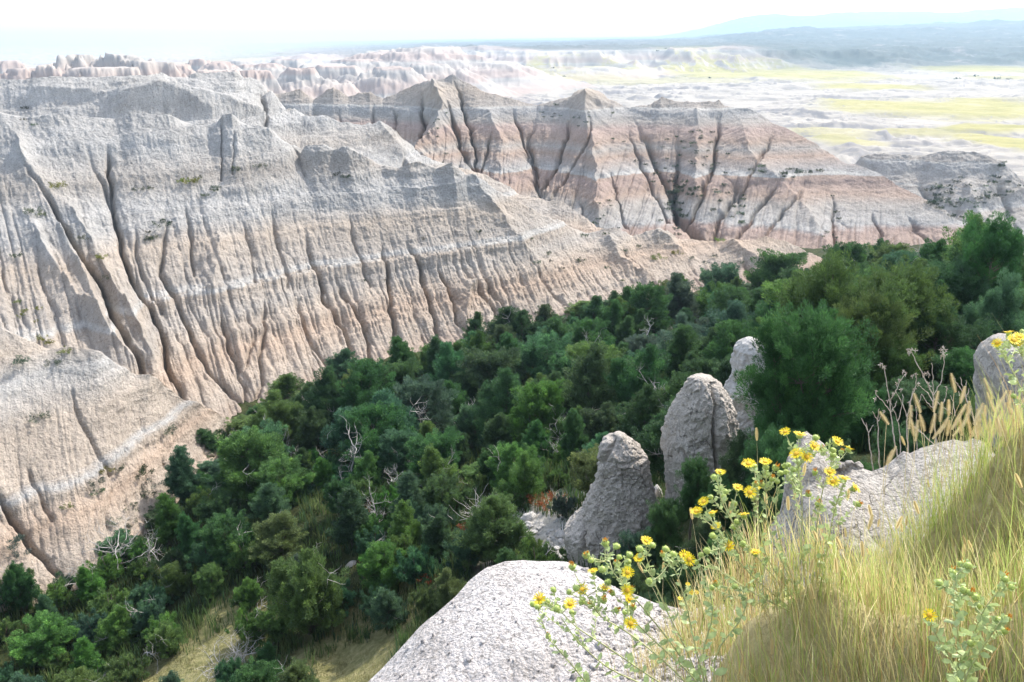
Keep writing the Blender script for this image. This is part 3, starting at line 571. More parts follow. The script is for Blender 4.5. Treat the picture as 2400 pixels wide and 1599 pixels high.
def make_juniper(name, seed, h, w, kind, nlimb, ntuft, nper, sl, sw, dead=True, nlead=1, tl=0.75):
    rg = np.random.default_rng(seed); root = empty(name); CH[root.name] = []
    wood = MB(); lean = rg.normal(0, 0.06, 2)
    zz = np.linspace(-0.5 if h < 5.3 and nlimb < 50 else -5.0, h * 0.9, 9); tx = lean[0] * zz + 0.12 * np.sin(zz * 1.3 + seed); ty = lean[1] * zz + 0.12 * np.cos(zz * 1.1 + seed)
    tp = np.c_[tx, ty, zz]; wood.tube(tp, np.linspace(0.055 * h ** .8, 0.012, 9), 7)
    leaders = [(tp, h, w if nlead == 1 else w * .72)]
    for q in range(nlead - 1):
        a0 = rg.uniform(0, 6.28); hh = h * rg.uniform(.55, .9); o_ = w * rg.uniform(.20, .34); tz = np.linspace(0, 1, 9)
        sx = tp[1][0] + np.cos(a0) * o_ * tz ** .7; sy = tp[1][1] + np.sin(a0) * o_ * tz ** .7
        t2_ = np.c_[sx, sy, tz * hh * .92]; wood.tube(t2_, np.linspace(.035 * h ** .8, .01, 9), 6); leaders.append((t2_, hh, w * rg.uniform(.45, .65)))
    H0, W0, tp0 = h, w, tp
    bases = []; dirs = []; tones = []
    for i in range(nlimb):
        tp, h, w = leaders[0] if rg.random() < 1.35 / nlead else leaders[rg.integers(0, nlead)]; tx, ty, zz = tp[:, 0], tp[:, 1], tp[:, 2]
        t = (i + rg.random()) / nlimb; t = 0.04 + 0.94 * t ** (1.15 if kind != 'shrub' else 1.0)
        z0 = h * t * (0.78 if kind != 'shrub' else 0.35)
        p0 = np.array([np.interp(z0, zz, tx), np.interp(z0, zz, ty), z0])
        R = w / 2 * float(prof(kind, np.array(t))) * rg.uniform(0.72, 1.12)
        el = rg.uniform(0.1, 0.55) + 0.5 * t
        az = i * 2.399 + rg.normal(0, .4)
        pts, d = limb_curve(rg, p0, az, el, max(R, 0.15) * 1.12, 6)
        wood.tube(pts, np.linspace(0.03 * (1.2 - t) + 0.012, 0.006, 6), 4)
        nt = max(2, int(ntuft * (0.3 + R / w * 2) / nlimb)); lt = np.clip(rg.normal(0.5, 0.18), 0, 1)
        for q in range(nt):
            u = rg.uniform(0.28, 1.0) ** 0.7; b = pts[0] + (pts[-1] - pts[0]) * u + rg.normal(0, 0.085 * w * (0.4 + 0.6 * u), 3) * np.array([1, 1, 0.8])
            out = np.array([b[0] - tp[3][0], b[1] - tp[3][1], 0]); out = out / (np.linalg.norm(out) + .1)
            bases.append(b); dirs.append(unit(out * rg.uniform(.25, .9) + np.array([0, 0, rg.uniform(0.45, 1.1)]) + rg.normal(0, 0.25, 3))); tones.append(np.clip(lt + rg.normal(0, 0.13), 0, 1))
            if rg.random() < .5: wood.tube([pts[3], (pts[3] + b) / 2 + rg.normal(0, .04, 3), b], [0.012, 0.009, 0.004], 3)
    for tp, h, w in leaders:
      top = tp[-1]
      for q in range(max(3, ntuft // 26 // nlead)):
        b = top + rg.normal(0, 0.10 * w * (0.5 if kind in ('cone', 'column') else 1.2), 3) * np.array([1, 1, .5]) - np.array([0, 0, rg.uniform(0, 0.12 * h)])
        bases.append(b); dirs.append(unit(np.array([0, 0, 1]) + rg.normal(0, 0.25, 3))); tones.append(np.clip(rg.normal(0.55, .15), 0, 1))
    for tp, h, w in (leaders if kind in ('cone', 'column') else []):
        for q in range(14):
            b = tp[-1] - np.array([0, 0, h * .26 * q / 14]) + rg.normal(0, .035 * w * (.3 + q / 8), 3); bases.append(b); dirs.append(unit(np.array([0, 0, 1]) + rg.normal(0, .3, 3))); tones.append(.55)
    tp, h, w = tp0, H0, W0; tx, ty, zz = tp[:, 0], tp[:, 1], tp[:, 2]
    bases = np.array(bases); dirs = np.array(dirs); lens = tl * rg.uniform(0.6, 1.3, len(bases)) * (h / 4.5) ** .5
    mz = bases[:, 2] + lens * dirs[:, 2] > h; bases[mz, 2] -= (bases[mz, 2] + lens[mz] * dirs[mz, 2] - h) * .8
    bases[:, 2] = np.maximum(bases[:, 2], 0.05)
    V, T = sprays(rg, bases, dirs, lens, nper, sl, sw, np.array(tones))
    cr = mesh_np('crown', V, np.arange(len(V)).reshape(-1, 3), FOL, root, smooth=False, attrs={'tone': T})
    tk = wood.build('trunk', BARK, root)
    CH[root.name] = [cr, tk]
    if dead:
        for q in range(rg.integers(2, 5)):
            dw = MB()
            az = rg.uniform(0, 6.28); z0 = h * rg.uniform(0.15, 0.65)
            pts, d = limb_curve(rg, np.array([np.interp(z0, zz, tx), np.interp(z0, zz, ty), z0]), az, rg.uniform(-.1, .6), w * rg.uniform(.42, .6), 8, wob=.25)
            dw.tube(pts, np.linspace(0.028, 0.008, 8), 4)
            for r_ in range(6):
                i0 = rg.integers(3, 8); p2, _ = limb_curve(rg, pts[min(i0, 7)] + 0.0, az + rg.normal(0, .9), rg.uniform(-.3, .9), w * rg.uniform(.1, .25), 5, wob=.3)
                dw.tube(p2, np.linspace(0.012, 0.004, 5), 3)
            CH[root.name].append(dw.build('dead_limb', DEAD, root))
    root['h'] = float(max(h, 0.1)); root['w'] = float(w)
    return root
PROTO = []
specs = [(4.6, 3.0, 'cone', 1), (5.0, 4.2, 'cone', 3), (4.2, 3.8, 'round', 3), (5.2, 2.8, 'cone', 1), (3.6, 4.0, 'cone', 4), (5.0, 1.7, 'column', 1), (4.4, 4.4, 'cone', 3), (4.0, 3.2, 'round', 2), (4.8, 3.6, 'cone', 2), (4.0, 4.4, 'round', 4)]
for i, (h, w, k, nl_) in enumerate(specs):
    PROTO.append(make_juniper('juniper_tree', 100 + i, h, w, k, 46, 360, 160, 0.12, 0.019, dead=(i in (0, 4, 7)), nlead=nl_, tl=.68))
SH = [make_juniper('juniper_shrub', 200 + i, 1.5, 3.0, 'shrub', 22, 120, 110, 0.13, 0.018, dead=(i == 1), nlead=3, tl=.55) for i in range(3)]
BIG = [make_juniper('juniper_tree', 300 + i, h, w, k, 70, 800, 170, 0.105, 0.012, dead=(i == 0), nlead=(3, 3, 4)[i], tl=.6) for i, (h, w, k) in enumerate([(5.6, 4.6, 'cone'), (6.0, 4.6, 'round'), (5.0, 4.0, 'round')])]
for o in PROTO + SH + BIG: del_props = (float(o['h']), float(o['w'])); o['h'] = del_props[0]
SIZE = {o.name: (o['h'], o['w']) for o in PROTO + SH + BIG}
for o in PROTO + SH + BIG:
    del o['h']; del o['w']
USED = set()
HUES = {'deep green': (0.068, 0.135, 0.052), 'blue-green': (0.085, 0.165, 0.090), 'bright green': (0.120, 0.205, 0.060), 'olive': (0.088, 0.165, 0.042)}
TREES = []
def nlimb_big(p): return p in BIG
def place_tree(proto, x, y, hh, wscale=1.0, hue='deep green', rz=None, cat='tree', z=None, sink=0.0):
    if proto.name in USED: o = copy_tree(proto)
    else: o = proto; USED.add(proto.name)
    h, w = SIZE[proto.name]; s = hh / h
    z = ground_z(x, y) if z is None else z
    sz = s if not proto.name.startswith('juniper_tree') or nlimb_big(proto) is False else min(s, 1.25 * s * wscale)
    o.location = (x, y, z + (s - sz) * h); o.scale = (s * wscale, s * wscale, sz); o.rotation_euler = (0, 0, random.uniform(0, 6.28) if rz is None else rz)
    hc = HUES[hue]; j = [random.uniform(.82, 1.2) for _ in range(3)]; j[2] = j[0] * .5 + j[2] * .5
    col = (hc[0] * j[0], hc[1] * j[1], hc[2] * j[2], 1)
    for c in CHILD(o): c.color = col
    TREES.append(dict(o=o, hue=hue, cat=cat, h=hh, x=x, y=y, z=z)); return o
_children = {}
def CHILD(o):
    return [c for c in (o.children if o.name not in CH else CH[o.name])]
def tree_px(proto, px, ytop, D, wpx=None, hue='deep green', cat='tree', extra=0.0):
    t = at(px, ytop, D); gz = ground_z(t[0], t[1]); hh = max(1.2, t[2] - gz)
    h, w = SIZE[proto.name]; ws = 1.0
    if wpx: ws = (wpx * D / F) / (w * hh / h)
    return place_tree(proto, t[0], t[1], hh, ws, hue, cat=cat, z=gz)
B_, G_, L_, O_ = 'blue-green', 'deep green', 'bright green', 'olive'
# large trees on the right, then the skyline of the grove, then its near edge
for a in [(BIG[2], 1868, 706, 28, 325, G_), (BIG[1], 1945, 588, 37, 330, O_), (BIG[2], 2080, 608, 39, 300, O_), (BIG[2], 2010, 680, 35, 260, O_), (BIG[1], 1880, 690, 37, 200, G_), (BIG[1], 2290, 486, 46, 170, G_), (BIG[2], 2185, 602, 46, 250, G_), (BIG[0], 2310, 612, 39, 200, B_), (BIG[1], 2180, 700, 37, 230, G_),
          (BIG[2], 2060, 780, 34, 200, O_), (BIG[0], 1975, 860, 31, 190, G_), (BIG[2], 2120, 880, 31, 220, G_), (BIG[1], 2240, 800, 33, 180, G_), (BIG[0], 1700, 985, 27.5, 130, G_), (BIG[2], 1600, 1052, 28, 110, G_), (BIG[1], 1660, 1100, 25, 140, G_), (BIG[2], 1800, 990, 24.5, 240, G_),
          (BIG[0], 1930, 1010, 23, 200, G_), (BIG[2], 1540, 1150, 27, 130, G_), (BIG[0], 1620, 1180, 23, 160, G_), (BIG[1], 1480, 1215, 28, 120, B_), (BIG[2], 2080, 980, 26, 200, G_), (BIG[0], 1560, 1270, 19, 150, G_), (BIG[1], 1450, 1290, 19, 130, G_), (BIG[2], 1680, 1230, 19, 170, G_), (BIG[0], 1760, 1130, 20, 180, G_), (BIG[1], 1400, 1300, 21, 110, B_), (BIG[2], 1850, 1120, 20, 200, G_), (BIG[0], 2000, 1060, 20, 200, G_), (BIG[1], 1640, 1330, 15, 160, G_), (BIG[2], 1500, 1370, 15, 150, G_)]:
    tree_px(*a)
P8 = PROTO
for a in [(P8[5], 465, 990, 66, 55, G_), (P8[0], 655, 858, 77, 90, L_), (P8[0], 715, 892, 75, 110, L_), (P8[1], 795, 806, 82, 120, B_), (P8[2], 870, 850, 82, 90, G_), (P8[0], 935, 812, 86, 80, L_), (P8[7], 1000, 838, 86, 100, G_), (P8[5], 900, 830, 84, 30, G_),
          (P8[4], 1035, 806, 88, 80, O_), (P8[1], 1090, 800, 88, 120, G_), (P8[4], 1158, 742, 97, 60, G_), (P8[6], 1275, 724, 97, 110, L_), (P8[5], 1210, 790, 92, 60, B_), (P8[0], 1345, 690, 103, 90, L_), (P8[3], 1385, 690, 104, 80, G_), (P8[5], 1418, 680, 105, 42, G_), (P8[1], 1475, 715, 102, 80, B_), (P8[7], 1530, 694, 106, 80, G_),
          (P8[0], 1590, 712, 104, 70, G_), (P8[2], 1640, 708, 105, 70, G_), (P8[3], 1730, 676, 108, 80, G_), (P8[0], 1690, 712, 102, 60, G_), (P8[6], 1520, 740, 92, 120, B_), (P8[2], 1775, 700, 100, 70, L_), (P8[0], 1800, 680, 104, 70, G_), (P8[5], 1850, 640, 105, 60, G_), (P8[2], 1860, 650, 98, 80, G_), (P8[7], 2120, 606, 75, 70, B_), (P8[4], 2160, 600, 80, 60, B_), (P8[0], 2060, 596, 80, 60, L_),
          (P8[6], 510, 1090, 58, 180, G_), (P8[2], 560, 960, 70, 110, L_), (P8[4], 600, 930, 73, 90, G_), (P8[4], 370, 1160, 55, 130, G_), (P8[4], 700, 1265, 38, 260, L_), (P8[1], 640, 1190, 45, 200, L_), (P8[4], 30, 1300, 45, 120, G_), (P8[4], 270, 1230, 51, 150, B_),
          (P8[7], 490, 1075, 62, 100, B_), (P8[0], 1500, 790, 80, 130, B_), (P8[3], 1290, 880, 72, 140, L_), (P8[2], 1450, 1010, 52, 140, B_), (P8[4], 1560, 770, 86, 110, G_), (P8[6], 1100, 1120, 50, 150, L_)]:
    tree_px(*a)
taken = [(t['x'], t['y'], 3.0) for t in TREES]
# free fill of the grove floor, kept out of the clearings, the stony creek and the rocks
rg = np.random.default_rng(5)
cand = np.c_[rg.uniform(-48, 70, 30000), rg.uniform(30, 124, 30000)]
cz = np.asarray(height(cand[:, 0], cand[:, 1])[0]); cpx, cpy, cd = project(np.c_[cand, cz])
def inside(poly, x, y):
    poly = np.array(poly); r = np.zeros(x.shape, bool); n = len(poly)
    for i in range(n):
        (x1, y1), (x2, y2) = poly[i], poly[(i + 1) % n]
        c = ((y1 > y) != (y2 > y)) & (x < (x2 - x1) * (y - y1) / (y2 - y1 + 1e-9) + x1); r ^= c
    return r
grove = [(-60, 1420), (0, 1385), (130, 1358), (200, 1345), (290, 1280), (350, 1210), (430, 1140), (480, 1095), (520, 1020), (590, 955), (700, 945), (800, 895), (1000, 845), (1080, 800), (1200, 775), (1400, 735), (1560, 715), (1760, 700), (1880, 680), (1980, 660), (2300, 660), (2420, 660), (2420, 880), (1900, 900), (1700, 1000), (1600, 1080), (1530, 1100), (1430, 1140), (1300, 1200), (1200, 1190), (1160, 1220), (1290, 1300), (1290, 1400), (900, 1500), (860, 1640), (-60, 1680)]
holes = [[(300, 1640), (340, 1525), (440, 1500), (515, 1448), (575, 1455), (520, 1640)], [(700, 1640), (725, 1520), (830, 1475), (895, 1455), (920, 1490), (870, 1640)], [(780, 1300), (840, 1290), (850, 1350), (790, 1370)], [(1060, 1120), (1160, 1130), (1180, 1200), (1240, 1170), (1320, 1200), (1310, 1320), (1230, 1300), (1150, 1240), (1060, 1200)], [(1480, 1060), (1530, 1050), (1530, 1110), (1490, 1130)], [(930, 900), (1000, 890), (1010, 950), (930, 960)]]
ok = inside(grove, cpx, cpy)
for hh_ in holes: ok &= ~inside(hh_, cpx, cpy)
nfill = 0
for (x, y), px, py in zip(cand[ok], cpx[ok], cpy[ok]):
    sp = 2.55 + 0.010 * (y - 35)
    if any((x - a) ** 2 + (y - b) ** 2 < max(sp, c * .0) ** 2 for a, b, c in taken): continue
    taken.append((x, y, sp)); nfill += 1
    pr = P8[rg.integers(0, 10)] if rg.random() > 0.12 else P8[5]
    q = rg.random(); hue = G_ if q < .5 else B_ if q < .72 else L_ if q < .94 else O_
    hh = rg.choice([3.2, 3.8, 4.4, 5.0, 5.8]) * rg.uniform(.9, 1.1) if y > 55 else rg.uniform(2.3, 3.8)
    if py > 1330: hh *= .72
    if py > 1130: hue = L_ if q < .45 else B_ if q < .78 else G_
    place_tree(pr, x, y, hh, rg.uniform(1.0, 1.35), hue)
    if nfill > 225: break
print('fill', nfill, 'trees', len(TREES))
ntree = len(TREES)
k = 0
for (x, y), px, py in zip(cand[ok][::-1], cpx[ok][::-1], cpy[ok][::-1]):
    if any((x - a) ** 2 + (y - b) ** 2 < 1.4 ** 2 for a, b, c in taken): continue
    if y > 85: continue
    taken.append((x, y, 1)); k += 1
    q = rg.random(); hue = G_ if q < .15 else B_ if q < .5 else L_
    place_tree(SH[rg.integers(0, 3)], x, y, rg.uniform(1.0, 1.8) * (1.15 if py > 1150 else 1), rg.uniform(.75, 1.0), hue, cat='shrub')
    if k > 292: break
print('shrubs', k)
# ---------------------------------------------------------------- rocks
def stone_mat(name, c0, c1, c2, s=1.0, bump=1.0, crack=True):
    m = NT(name); p = m.pos()
    n = m.noise(p, 1.4 / s, 6, 0.65)
    col = m.ramp(n, [(0.28, c0), (0.5, c1), (0.72, c2)])
    vo = m.new('ShaderNodeTexVoronoi'); vo.inputs['Scale'].default_value = 11 / s; vo.feature = 'F1'; wn = m.new('ShaderNodeMapping')
    m.link(p, vo.inputs['Vector'])
    speck = m.ramp(m.noise(p, 26 / s, 3, 0.7), [(0.34, 0.72), (0.48, 1.0), (0.62, 1.0), (0.72, 1.22)])
    col = m.mix(0.85, col, speck, 'MULTIPLY')
    v2 = m.new('ShaderNodeTexVoronoi'); v2.inputs['Scale'].default_value = 27 / s; m.link(p, v2.inputs['Vector'])
    pit = m.ramp(m.noise(p, 14 / s, 6, 0.8), [(0.34, 0.0), (0.46, 1.0)])
    col = m.mix(0.8, col, m.ramp(pit, [(0, 0.55), (1, 1.0)]), 'MULTIPLY')
    h = m.math('ADD', m.math('MULTIPLY', m.noise(p, 5 / s, 8, 0.75), 1.0), m.math('MULTIPLY', m.math('SUBTRACT', 0.5, vo.outputs['Distance']), 0.35))
    h = m.math('ADD', h, m.math('MULTIPLY', m.math('SUBTRACT', 0.5, v2.outputs['Distance']), 0.30)); h = m.math('ADD', h, m.math('MULTIPLY', pit, 0.35))
    if crack:
        vc = m.new('ShaderNodeTexVoronoi'); vc.feature = 'DISTANCE_TO_EDGE'; vc.inputs['Scale'].default_value = 1.3 / s
        mp = m.new('ShaderNodeMapping'); mp.inputs['Scale'].default_value = (1.5, 1.5, .7)
        ad = m.new('ShaderNodeMix'); ad.data_type = 'VECTOR'; ad.inputs[0].default_value = 0.12
        nn = m.new('ShaderNodeTexNoise'); nn.inputs['Scale'].default_value = 4 / s; nn.inputs['Detail'].default_value = 4; m.link(p, nn.inputs['Vector'])
        m.link(p, ad.inputs[4]); m.link(nn.outputs['Color'], ad.inputs[5]); m.link(ad.outputs[1], mp.inputs['Vector']); m.link(mp.outputs[0], vc.inputs['Vector'])
        ck = m.ramp(vc.outputs['Distance'], [(0.0, 0.0), (0.018, 1.0)])
        gate = m.ramp(m.noise(p, 1.1 / s, 3), [(0.45, 1.0), (0.6, 0.0)])
        ckk = m.math('MAXIMUM', ck, gate)
        col = m.mix(1.0, col, m.ramp(ckk, [(0, 0.45), (1, 1.0)]), 'MULTIPLY')
        h = m.math('ADD', h, m.math('MULTIPLY', ckk, 0.6))
    m.link(col, m.b.inputs['Base Color']); m.b.inputs['Roughness'].default_value = 0.95; m.b.inputs['Specular IOR Level'].default_value = 0.15
    m.link(m.bump(h, 1.0, 0.10 * bump * s), m.b.inputs['Normal']); return m.m
m_pin = stone_mat('pinnacle_clay', (0.46, 0.40, 0.335), (0.55, 0.49, 0.42), (0.62, 0.56, 0.49), 1.0, 1.2)
m_white = stone_mat('pale_clay', (0.52, 0.475, 0.44), (0.66, 0.61, 0.575), (0.74, 0.69, 0.655), 0.5, 1.4, crack=False)
m_gr = stone_mat('grey_clay', (0.38, 0.345, 0.30), (0.47, 0.43, 0.38), (0.54, 0.50, 0.445), 0.45, 1.0)
m_peb = stone_mat('creek_stone', (0.40, 0.375, 0.34), (0.50, 0.475, 0.44), (0.60, 0.57, 0.53), 0.8, 0.6, crack=False)

def pinnacle(name, rowsp, D, depth, mat, seed, label, cat='rock pinnacle', rgh=0.13, lean=0.0, grooves=(), nr=260, nc=300):
    rowsp = np.array(rowsp, float); ys = np.linspace(rowsp[0, 0], rowsp[-1, 0], nr)
    l = np.interp(ys, rowsp[:, 0], rowsp[:, 1]); r = np.interp(ys, rowsp[:, 0], rowsp[:, 2])
    base = at((l[-1] + r[-1]) / 2, ys[-1], D)
    hw = (r - l) / 2 * D / F / np.array([ray(a_, b_)[1] for a_, b_ in zip((l + r) / 2, ys)]); cx = (l + r) / 2
    dw = np.interp(ys, rowsp[:, 0], rowsp[:, 3]) if rowsp.shape[1] > 3 else hw * depth
    k = 9; ker = np.ones(k) / k; dw = np.convolve(np.pad(dw, k // 2, mode='edge'), ker, 'valid')
    an = np.linspace(0, 2 * math.pi, nc, endpoint=False)
    V = np.zeros((nr, nc, 3))
    for i, y in enumerate(ys):
        c = at(cx[i], y, D)
        ca, sa = np.cos(an), np.sin(an)
        V[i, :, 0] = c[0] + hw[i] * np.sign(ca) * abs(ca) ** 0.85
        V[i, :, 1] = c[1] + dw[i] * np.sign(sa) * abs(sa) ** 0.85 + lean * (i / nr)
        V[i, :, 2] = c[2]
    ctr = V.mean(1, keepdims=True); N = unit(V - ctr + np.array([0, 0, 1e-4]))
    S = V.reshape(-1, 3); n = (fbm3(S[:, 0] / .9, S[:, 1] / .9, S[:, 2] / 1.4, 5, seed, 0.62) * 2.4 - 1.6 * abs(fbm3(S[:, 0] / .7, S[:, 1] / .7, S[:, 2] / 1.1, 4, seed + 13, .6)) + .5 + 0.8 * (abs(fbm3(S[:, 0] / .35, S[:, 1] / .35, S[:, 2] / .3, 3, seed + 3)) - .25) + 0.45 * fbm3(S[:, 0] / .1, S[:, 1] / .1, S[:, 2] / .1, 2, seed + 8)).reshape(nr, nc)
    taper = np.clip(hw / 0.35, 0.25, 1)[:, None]
    g = np.zeros((nr, nc))
    pxx, pyy, _ = project(V.reshape(-1, 3)); pxx = pxx.reshape(nr, nc); pyy = pyy.reshape(nr, nc)
    front = np.sin(an)[None] < 0.25
    for pts, dep, wid in grooves:
        Dm = np.full((nr, nc), 1e9)
        for a, b in zip(pts[:-1], pts[1:]):
            d, t = seg_dist(pxx + 3 * fbm2(pyy / 12, pxx * 0, 3, 5), pyy, a, b); Dm = np.minimum(Dm, d)
        g -= dep * np.exp(-(Dm * D / F / wid) ** 2) * front
    V = V + N * (rgh * n * taper + g)[..., None]
    top = V[0].mean(0); V[0] = V[0] * .3 + top * .7
    Vx = np.r_[V.reshape(-1, 3), top[None] + [[0, 0, .01]]]
    f = grid_faces(nr, nc, wrap=True)[:, ::-1]; cap = np.array([(nr * nc, (i + 1) % nc, i) for i in range(nc)])[:, ::-1]
    o = mesh_np(name, Vx, [f, cap], mat); tag(o, label, cat); return o
pinnacle('rock_pinnacle', [(996, 1417, 1429, .2), (1002, 1409, 1438, .4), (1006, 1394, 1443, .45), (1012, 1386, 1449, .55), (1022, 1381, 1462, .65), (1039, 1379, 1474, .8), (1050, 1379, 1484, .85), (1080, 1376, 1493, .95), (1112, 1367, 1491, 1.1), (1144, 1349, 1502, 1.25), (1179, 1334, 1520, 1.4), (1200, 1312, 1524, 1.5), (1214, 1299, 1525, 1.55), (1243, 1299, 1527, 1.6), (1280, 1305, 1535, 1.7), (1400, 1290, 1560, 2.0)], 32, .7, m_pin, 31,
         'lone grey-tan pinnacle with a rounded two-bump top beside the stony creek bed', grooves=[([(1334, 1190), (1338, 1230), (1342, 1265)], .30, .05), ([(1404, 1000), (1408, 1022), (1396, 1045), (1388, 1065)], .28, .09), ([(1430, 1080), (1432, 1120)], .10, .05), ([(1376, 1060), (1440, 1068), (1480, 1055)], .07, .05)])
pinnacle('rock_pinnacle', [(866, 1600, 1622, .3), (875, 1585, 1640, .6), (887, 1576, 1655, .8), (905, 1569, 1668, 1.0), (933, 1555, 1680, 1.2), (974, 1543, 1690, 1.35), (1003, 1527, 1694, 1.45), (1024, 1523, 1698, 1.5), (1066, 1529, 1705, 1.5), (1120, 1533, 1730, 1.6), (1230, 1520, 1750, 1.9), (1300, 1500, 1760, 2.1)], 32, .7, m_pin, 37,
         'tall broad grey-tan pinnacle split by a dark crack, left of the big juniper', grooves=[([(1640, 885), (1645, 940), (1640, 1000), (1648, 1060), (1650, 1130)], .38, .07), ([(1565, 1035), (1580, 1055), (1590, 1090)], .2, .06), ([(1610, 890), (1600, 950)], .08, .06)])
pinnacle('rock_pinnacle', [(778, 1715, 1735, .25), (786, 1703, 1748, .5), (803, 1690, 1755, .7), (828, 1684, 1760, .8), (866, 1686, 1765, .9), (873, 1683, 1768, .95), (892, 1668, 1778, 1.1), (930, 1676, 1790, 1.2), (980, 1680, 1800, 1.4), (1120, 1680, 1810, 1.6)], 36, .7, m_peb, 41,
         'pale pinnacle with a knobbed head half hidden behind the big juniper', rgh=.12, grooves=[([(1690, 880), (1720, 868), (1760, 872)], .25, .08)])
pinnacle('boulder', [(788, 2350, 2370, .3), (800, 2320, 2400, .7), (830, 2292, 2440, 1.0), (870, 2278, 2460, 1.2), (920, 2285, 2470, 1.3), (980, 2300, 2480, 1.4), (1050, 2300, 2490, 1.5)], 13, .7, m_gr, 47,
         'rounded grey boulder at the right edge below the yellow flowers', cat='boulder', rgh=.07, nr=150, nc=200)
pinnacle('boulder', [(1292, 805, 818, .2), (1302, 795, 828, .35), (1325, 790, 833, .5), (1350, 785, 835, .6), (1400, 785, 840, .7)], 43, .8, m_pin, 53, 'pale boulder among the low junipers left of the foreground rock', cat='boulder', rgh=.07, nr=80, nc=100)
pinnacle('boulder', [(1118, 1508, 1514, .2), (1128, 1500, 1522, .3), (1150, 1498, 1530, .4), (1185, 1495, 1530, .5)], 33.5, .8, m_peb, 57, 'small pale boulder in the gap between the two grey pinnacles', cat='boulder', rgh=.05, nr=60, nc=80)

# big foreground rock: loft with a crest against the grove and a back that drops away
o, PT_FR = ridge('foreground_rock', [(700, 1760, 4.5), (800, 1630, 4.55), (855, 1568, 4.6), (905, 1518, 4.75), (960, 1462, 4.9), (1000, 1424, 5.0), (1050, 1370, 5.15), (1080, 1332, 5.3), (1120, 1300, 5.4), (1160, 1286, 5.5), (1200, 1284, 5.55), (1250, 1290, 5.55), (1300, 1298, 5.5), (1345, 1318, 5.45), (1385, 1345, 5.4), (1425, 1372, 5.3), (1500, 1396, 5.25), (1560, 1404, 5.25), (1620, 1398, 5.25), (1700, 1402, 5.2), (1780, 1400, 5.2), (1900, 1400, 5.2), (2050, 1430, 5.2)],
      [(820, 1980, 3.0), (1000, 1960, 3.05), (1300, 1940, 3.1), (1500, 1900, 3.2), (1700, 1850, 3.3), (2100, 1800, 3.4)], 900, 420, m_white, seed=22, jag=0.03, sag=-0.07, back=(-.1, .9, -7.5),
      levels=((1.1, 0.07), (0.4, 0.05), (.15, .02)), rough=0.15, fine=0.012, crestw=1.0, skirt=0.3, label='large white pebbly rock dome at the bottom of the view below the yellow flowers', kind=None, cat='rock')
o, PT_RR = ridge('foreground_rock', [(1740, 1480, 5.1), (1744, 1400, 5.25), (1750, 1310, 5.4), (1763, 1250, 5.5), (1760, 1215, 5.6), (1790, 1172, 5.7), (1803, 1144, 5.75), (1815, 1095, 5.85), (1811, 1056, 5.9), (1828, 1034, 5.95), (1842, 998, 6.0), (1853, 993, 6.0), (1868, 1007, 6.0), (1891, 1024, 6.0), (1900, 1040, 6.0), (1925, 1062, 6.0), (1947, 1066, 5.95), (1982, 1078, 5.9), (2002, 1084, 5.9), (2031, 1074, 5.95), (2057, 1056, 6.0), (2075, 1040, 6.0), (2092, 1044, 6.0), (2116, 1030, 6.0), (2162, 1015, 6.0), (2192, 1009, 6.0), (2215, 1015, 6.0), (2235, 1008, 6.0), (2259, 1015, 5.95), (2273, 1033, 5.9), (2291, 1052, 5.85), (2296, 1075, 5.8), (2330, 1130, 5.7), (2420, 1200, 5.6)],
      [(1735, 1560, 4.75), (1800, 1560, 4.6), (1950, 1530, 4.5), (2100, 1480, 4.5), (2250, 1440, 4.5), (2450, 1400, 4.5)], 800, 400, m_gr, seed=26, jag=0.02, sag=-0.10, back=(.1, 1.0, -7),
      levels=((0.9, 0.06), (0.35, 0.03)), rough=0.07, fine=0.006, crestw=1.0, skirt=0.4, label='grey knobbly rock with a notch, behind the yellow flowers and the tall grass', kind=None, cat='rock',
      gullies=[([(1935, 1060), (1920, 1100), (1900, 1130)], .12, .08)], ribs=[([(1850, 1000), (1850, 1060), (1830, 1120)], .10, .10)])

# stones
def stone_mesh(seed, nr=22, nc=30):
    th = np.linspace(0, math.pi, nr); an = np.linspace(0, 2 * math.pi, nc, endpoint=False)
    T, A = np.meshgrid(th, an, indexing='ij'); V = np.stack([np.sin(T) * np.cos(A), np.sin(T) * np.sin(A), np.cos(T)], -1)
    r = np.random.default_rng(seed)
    for _ in range(9):
        n = unit(r.normal(0, 1, 3)); c = r.uniform(.55, .85); d = V @ n; V = V - n * np.clip(d - c, 0, 9)[..., None] * .9
    S = V.reshape(-1, 3); q = 1 + 0.22 * fbm3(S[:, 0] * 1.6 + seed, S[:, 1] * 1.6, S[:, 2] * 1.6, 4, seed)
    return S * q[:, None], grid_faces(nr, nc, wrap=True)
SM = []
for i in range(6):
    v, f = stone_mesh(400 + i); o = mesh_np('creek_stone', v, f, m_peb); SM.append(o); CH[o.name] = []
used_s = set(); STONES = []
def stone(x, y, sx, sy, sz, z=None, proto=None, name=None):
    pr = SM[random.randrange(6)] if proto is None else proto
    if pr.name in used_s: o = pr.copy(); COL.objects.link(o)
    else: o = pr; used_s.add(pr.name)
    z = ground_z(x, y) if z is None else z
    o.location = (x, y, z + sz * .35); o.scale = (sx, sy, sz); o.rotation_euler = (random.uniform(-.3, .3), random.uniform(-.3, .3), random.uniform(0, 6.28)); return o
def gpoint(px, py, lo=8.0, hi=160.0):
    D = np.geomspace(lo, hi, 700); p = np.array([at(px, py, d) for d in D]); g = np.asarray(height(p[:, 0], p[:, 1])[0]); k = np.argmax(p[:, 2] < g)
    return p[k]
q = gpoint(1218, 1196); STONES.append((stone(q[0], q[1], .36, .36, .36, q[2]), 'largest pale round boulder in the dry creek bed'))
q = gpoint(1197, 1213); STONES.append((stone(q[0], q[1], .26, .22, .24, q[2]), 'second largest pale boulder in the creek bed, left of the biggest one'))
